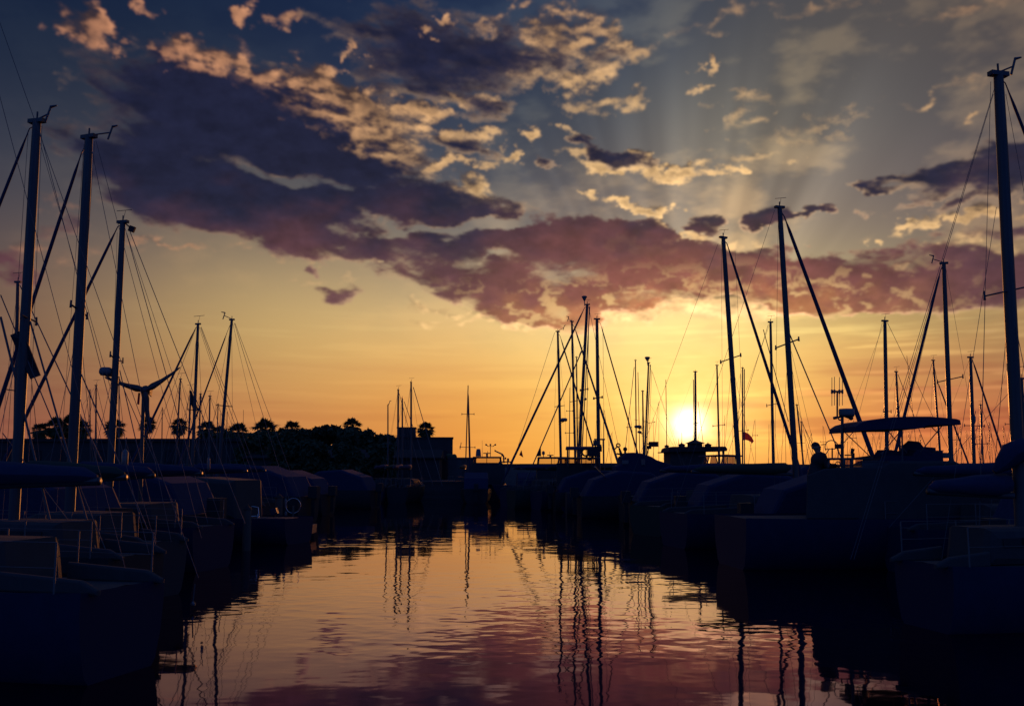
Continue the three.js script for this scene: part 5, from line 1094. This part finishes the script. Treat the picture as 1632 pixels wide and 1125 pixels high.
{
  const D = 25.4, spot = at(1308, 742, D), DECK = 1.43;
  const g = thing('person', 'person in a peaked cap standing at the helm, head tipped back', 'person', V(spot.x, DECK, -D));
  const q = (px, py, dz = 0) => { const v = at(px, py, D).sub(g.position); v.z += dz; return v; };
  const head = q(1301.8, 713.5), neck = q(1307, 725.5), chest = V(-0.05, 1.30, 0), waist = V(-0.13, 1.05, 0), hip = V(-0.16, 0.93, 0);
  const sh = [V(0.01, 1.41, 0.18), V(0.01, 1.41, -0.18)], el = [V(0.14, 1.15, 0.25), V(0.14, 1.15, -0.25)], wr = [V(0.36, 1.17, 0.16), V(0.36, 1.17, -0.16)];
  const kn = [V(-0.04, 0.5, 0.12), V(-0.08, 0.5, -0.12)], an = [V(-0.12, 0.09, 0.13), V(-0.17, 0.09, -0.13)];
  const torso = [[hip.clone().add(V(0, 0, 0.07)), hip.clone().add(V(0, 0, -0.07)), 0.135, 0.135], [hip, waist, 0.14, 0.13], [waist, chest, 0.135, 0.15], [chest.clone().add(V(0, 0.02, 0.08)), chest.clone().add(V(0, 0.02, -0.08)), 0.14, 0.14], [sh[0], sh[1], 0.068, 0.068], [chest.clone().add(V(0, 0.1, 0)), neck, 0.1, 0.07]];
  const arms = [0, 1].flatMap((i) => [[sh[i], el[i], 0.056, 0.043], [el[i], wr[i], 0.041, 0.028]]);
  const legs = [0, 1].flatMap((i) => [[hip.clone().add(V(0, -0.03, i ? -0.09 : 0.09)), kn[i], 0.095, 0.06], [kn[i], an[i], 0.057, 0.038], [an[i].clone().add(V(-0.04, -0.045, 0)), an[i].clone().add(V(0.16, -0.055, 0)), 0.042, 0.032]]);
  const up = head.clone().sub(neck).normalize(), front = V(up.y, -up.x, 0);
  const H = (f, u, z) => head.clone().addScaledVector(front, f).addScaledVector(up, u).add(V(0, 0, z));
  const skull = [[H(-0.02, 0.035, 0), H(0.02, 0.035, 0), 0.092, 0.088], [H(0.025, -0.03, 0), H(0.04, -0.075, 0), 0.068, 0.045], [neck, H(-0.02, -0.05, 0), 0.068, 0.066], [H(0.085, 0.0, 0), H(0.108, -0.025, 0), 0.014, 0.017], [H(0.08, 0.018, 0.035), H(0.08, 0.018, -0.035), 0.018, 0.018], [H(0.085, -0.062, 0.015), H(0.085, -0.062, -0.015), 0.011, 0.011], [H(-0.01, 0.0, 0.088), H(-0.005, -0.025, 0.086), 0.02, 0.014], [H(-0.01, 0.0, -0.088), H(-0.005, -0.025, -0.086), 0.02, 0.014]];
  const body = [fieldMesh([...torso, ...arms, ...legs, skull[2]], 0.016, V(0.02, 0.92, 0), 1.0, 96), fieldMesh(skull, 0.009, head.clone(), 0.22, 72)];
  for (let i = 0; i < 2; i++) {               // hands closed on the rim of the wheel
    const s = i ? -1 : 1, w = wr[i], palm = w.clone().add(V(0.075, 0.0, -0.012 * s)), fingers = [[w, palm, 0.027, 0.033], [w.clone().add(V(0.03, 0.005, 0.02 * s)), palm.clone().add(V(0.005, 0.0, 0.024 * s)), 0.02, 0.017], [w.clone().add(V(0.03, 0, -0.02 * s)), palm.clone().add(V(0.005, 0, -0.024 * s)), 0.02, 0.017]];
    for (let k = 0; k < 4; k++) {
      const z = (k - 1.5) * 0.0185 * s, l = [0.038, 0.043, 0.041, 0.033][k], a = palm.clone().add(V(0.018, 0.012, z)), b = a.clone().add(V(l, 0.0, 0)), c = b.clone().add(V(0.008, -l * 0.75, 0)), e = c.clone().add(V(-l * 0.55, -0.008, 0));
      fingers.push([a, b, 0.0095, 0.009], [b, c, 0.009, 0.0085], [c, e, 0.0085, 0.0075]);
    }
    const t0 = w.clone().add(V(0.03, -0.008, -0.026 * s)), t1 = t0.clone().add(V(0.03, -0.02, -0.016 * s)), t2 = t1.clone().add(V(0.03, -0.012, 0.012 * s));
    fingers.push([t0, t1, 0.013, 0.0115], [t1, t2, 0.0115, 0.009]);
    body.push(fieldMesh(fingers, 0.0035, w.clone().add(V(0.07, -0.01, 0)), 0.12, 64));
  }
  part(g, 'body', body, M.skin);
  const grow = (l, r) => l.map(([a, b, x, y]) => [a, b, x + r, y + r]);
  part(g, 'jacket', fieldMesh(grow([...torso.map((t) => t), ...arms.map(([a, b, x, y], i) => [a, i % 2 ? a.clone().lerp(b, 0.9) : b, x, y])], 0.03), 0.02, V(0.05, 1.2, 0), 0.62, 72), M.darkCloth);
  part(g, 'trousers', fieldMesh(grow([torso[0], ...legs.filter((_, i) => i % 3 < 2)], 0.014), 0.02, V(0.02, 0.5, 0), 0.6, 64), M.canvas);
  const shell = new THREE.SphereGeometry(0.108, 20, 12, 0, Math.PI * 2, 0, Math.PI * 0.5); shell.scale(1.04, 0.95, 1);
  const visor = new THREE.CylinderGeometry(0.115, 0.115, 0.018, 24, 1, false, Math.PI * 0.2, Math.PI * 0.6); visor.scale(1.6, 1.2, 0.8); visor.translate(0.075, 0.009, 0);
  const button = new THREE.SphereGeometry(0.012, 8, 6); button.translate(0, 0.104, 0);
  const cap = join([shell, visor, button]); cap.rotateZ(-Math.atan2(up.x, up.y) * 0.35); const hp = H(-0.005, 0.055, 0); cap.translate(hp.x, hp.y, hp.z);
  part(g, 'cap', cap, M.darkCloth);
  // the wheel and its pedestal
  const wh = thing('steering_wheel', 'spoked steering wheel on a pedestal in the hands of the person in the cap', 'wheel', V(spot.x + 0.47, DECK, -D));
  part(wh, 'rim', new THREE.TorusGeometry(0.3, 0.014, 8, 40).rotateY(Math.PI / 2).translate(0, 0.98, 0), M.steel);
  for (let i = 0; i < 3; i++) { const a = i * Math.PI / 3; part(wh, 'spoke', rod(V(0, 0.98 + Math.cos(a) * 0.29, Math.sin(a) * 0.29), V(0, 0.98 - Math.cos(a) * 0.29, -Math.sin(a) * 0.29), 0.009), M.steel); }
  part(wh, 'pedestal', [loft([V(0.12, -0.1, 0), V(0.1, 0.5, 0), V(0.08, 0.95, 0)], [0.12, 0.09, 0.07], 10), rod(V(-0.02, 0.98, 0), V(0.1, 0.95, 0), 0.03)], M.deck);
}

// ---------------------------------------------------------------- pontoons, piles, fenders and other small things at the water
function pontoon(name, pts, width) {
  const g = [];
  for (let i = 0; i < pts.length - 1; i++) {
    const a = pts[i], b = pts[i + 1], l = a.distanceTo(b), q = box(l, 0.3, width, 0, 0.32, 0), f = box(l * 0.96, 0.5, width * 0.7, 0, 0, 0), e1 = box(l, 0.12, 0.08, 0, 0.4, width / 2 + 0.04), e2 = box(l, 0.12, 0.08, 0, 0.4, -width / 2 - 0.04);
    const m = join([q, f, e1, e2]); m.rotateY(-Math.atan2(b.z - a.z, b.x - a.x)); m.translate((a.x + b.x) / 2, 0, (a.z + b.z) / 2); g.push(m);
  }
  struct(name, g, M.timber);
}
pontoon('dock', [V(-16.5, 0, -8), V(-17.5, 0, -72)], 2.2);
pontoon('dock', [V(17.5, 0, -12), V(13.2, 0, -40), V(9.5, 0, -66)], 2.2);
function pile(px, py, D, w, label) {
  const p = at(px, py, D), t = thing('mooring_pile', label, 'pile', V(p.x, 0, -D), 'mooring piles');
  part(t, 'post', loft([V(0, -1, 0), V(0, 0.3, 0), V(0, p.y * 0.7, 0), V(0, p.y, 0)], [w, w * 1.04, w * 0.98, w * 0.94], 12), M.timber);
  part(t, 'cap', new THREE.ConeGeometry(w * 1.12, 0.16, 12).translate(0, p.y + 0.08, 0), M.roofing);
}
pile(444, 793, 34.5, 0.15, 'pile at the tip of the left-hand berths, reflected in open water');
pile(394, 812, 29.5, 0.13, 'nearer pile left of the one at the tip of the berths');
pile(553, 776, 68, 0.16, 'pile before the quay under the single palm crown');
function fender(px, y0, y1, wpx, D, label) {
  const a = at(px, y0, D), b = at(px, y1, D), r = Math.max(0.035, wpx * across(D) / 2), t = thing('fender', label, 'fender', V(a.x, b.y, -D), 'boat fenders');
  const h = a.y - b.y;
  part(t, 'body', loft([V(0, 0, 0), V(0, 0.03, 0), V(0, 0.12 * h + 0.02, 0), V(0, 0.88 * h - 0.02, 0), V(0, h - 0.03, 0), V(0, h, 0)], [0.2, 0.6, 1, 1, 0.6, 0.2].map((v) => v * r), 14), M.fender);
  part(t, 'rope', rod(V(0, h, 0), V(0.02, h + 0.3, 0), 0.012), M.wire);
}
fender(199, 716, 746, 10, 23.6, 'fat fender hanging below the foot of the radar mast');
fender(332.5, 728, 751, 4.5, 28, 'slim fender hanging under the cluster of short masts');
fender(455, 795, 811, 5, 34.3, 'upper of two short fenders beside the pile at the tip of the berths');
fender(455, 815, 829, 5, 34.3, 'lower of two short fenders beside the pile at the tip of the berths');
fender(307, 958, 968, 8, 17.4, 'small round fender low at the stern of the leftmost tall-masted boat');
{
  // stern of a small boat with a boarding ladder and steel rails that catch the light
  const D = 33, g = thing('small_launch', 'small launch with steel stern rails and a boarding ladder near the pile', 'motor boat', V(at(392, 742, D).x, 0, -D));
  const P = (px, py, dz = 0) => { const v = at(px, py, D).sub(g.position); v.z += dz; return v; };
  const s = cachedHull(6.4, 4.2, 2.3, 0.9);
  const h = part(g, 'hull', s.hull, M.navyHull), d = part(g, 'deck', s.deck, M.deck); h.rotation.y = d.rotation.y = 160 * RAD;
  part(g, 'wheelhouse', slab([[-2.4, 0.8], [0.2, 0.8], [0.1, 2.1], [-1.6, 2.2], [-2.2, 1.5]], 1.7, 0.14), M.deck).rotation.y = -20 * RAD;
  part(g, 'stern_rail', [loft([P(402, 832, 0.5), P(401, 812, 0.5), P(408, 806, 0.5), P(417, 808, 0.5), P(419, 832, 0.5)], 0.022), rod(P(402, 822, 0.5), P(419, 821, 0.5), 0.02)], M.polished);
  part(g, 'boarding_ladder', [rod(P(404, 845, 0.6), P(404, 818, 0.6), 0.02), rod(P(417, 845, 0.6), P(417, 818, 0.6), 0.02), rod(P(404, 836, 0.6), P(417, 836, 0.6), 0.018), rod(P(404, 828, 0.6), P(417, 828, 0.6), 0.018)], M.polished);
  part(g, 'outboard_engine', [slab([P(430, 812), P(440, 809), P(443, 818), P(434, 823)].map((v) => [v.x, v.y]), 0.3, 0.03), rod(P(436, 822), P(437, 846), 0.06)], M.navyHull);
}
{
  const D = 33.5, p = at(467, 806, D), g = thing('hose_reel', 'coil of hose on a stand at the berth tip, thin bright ring', 'hose', V(p.x, 0, -D));
  part(g, 'coil', new THREE.TorusGeometry(0.26, 0.012, 8, 26).translate(0, p.y, 0), M.polished);
  part(g, 'stand', rod(V(0, 0.1, 0), V(0, p.y, 0), 0.04), M.timber);
}
pontoon('dock', [V(-16.5, 0, -34.6), V(-7.2, 0, -34.6)], 1.1);
renderer.render(scene, camera);
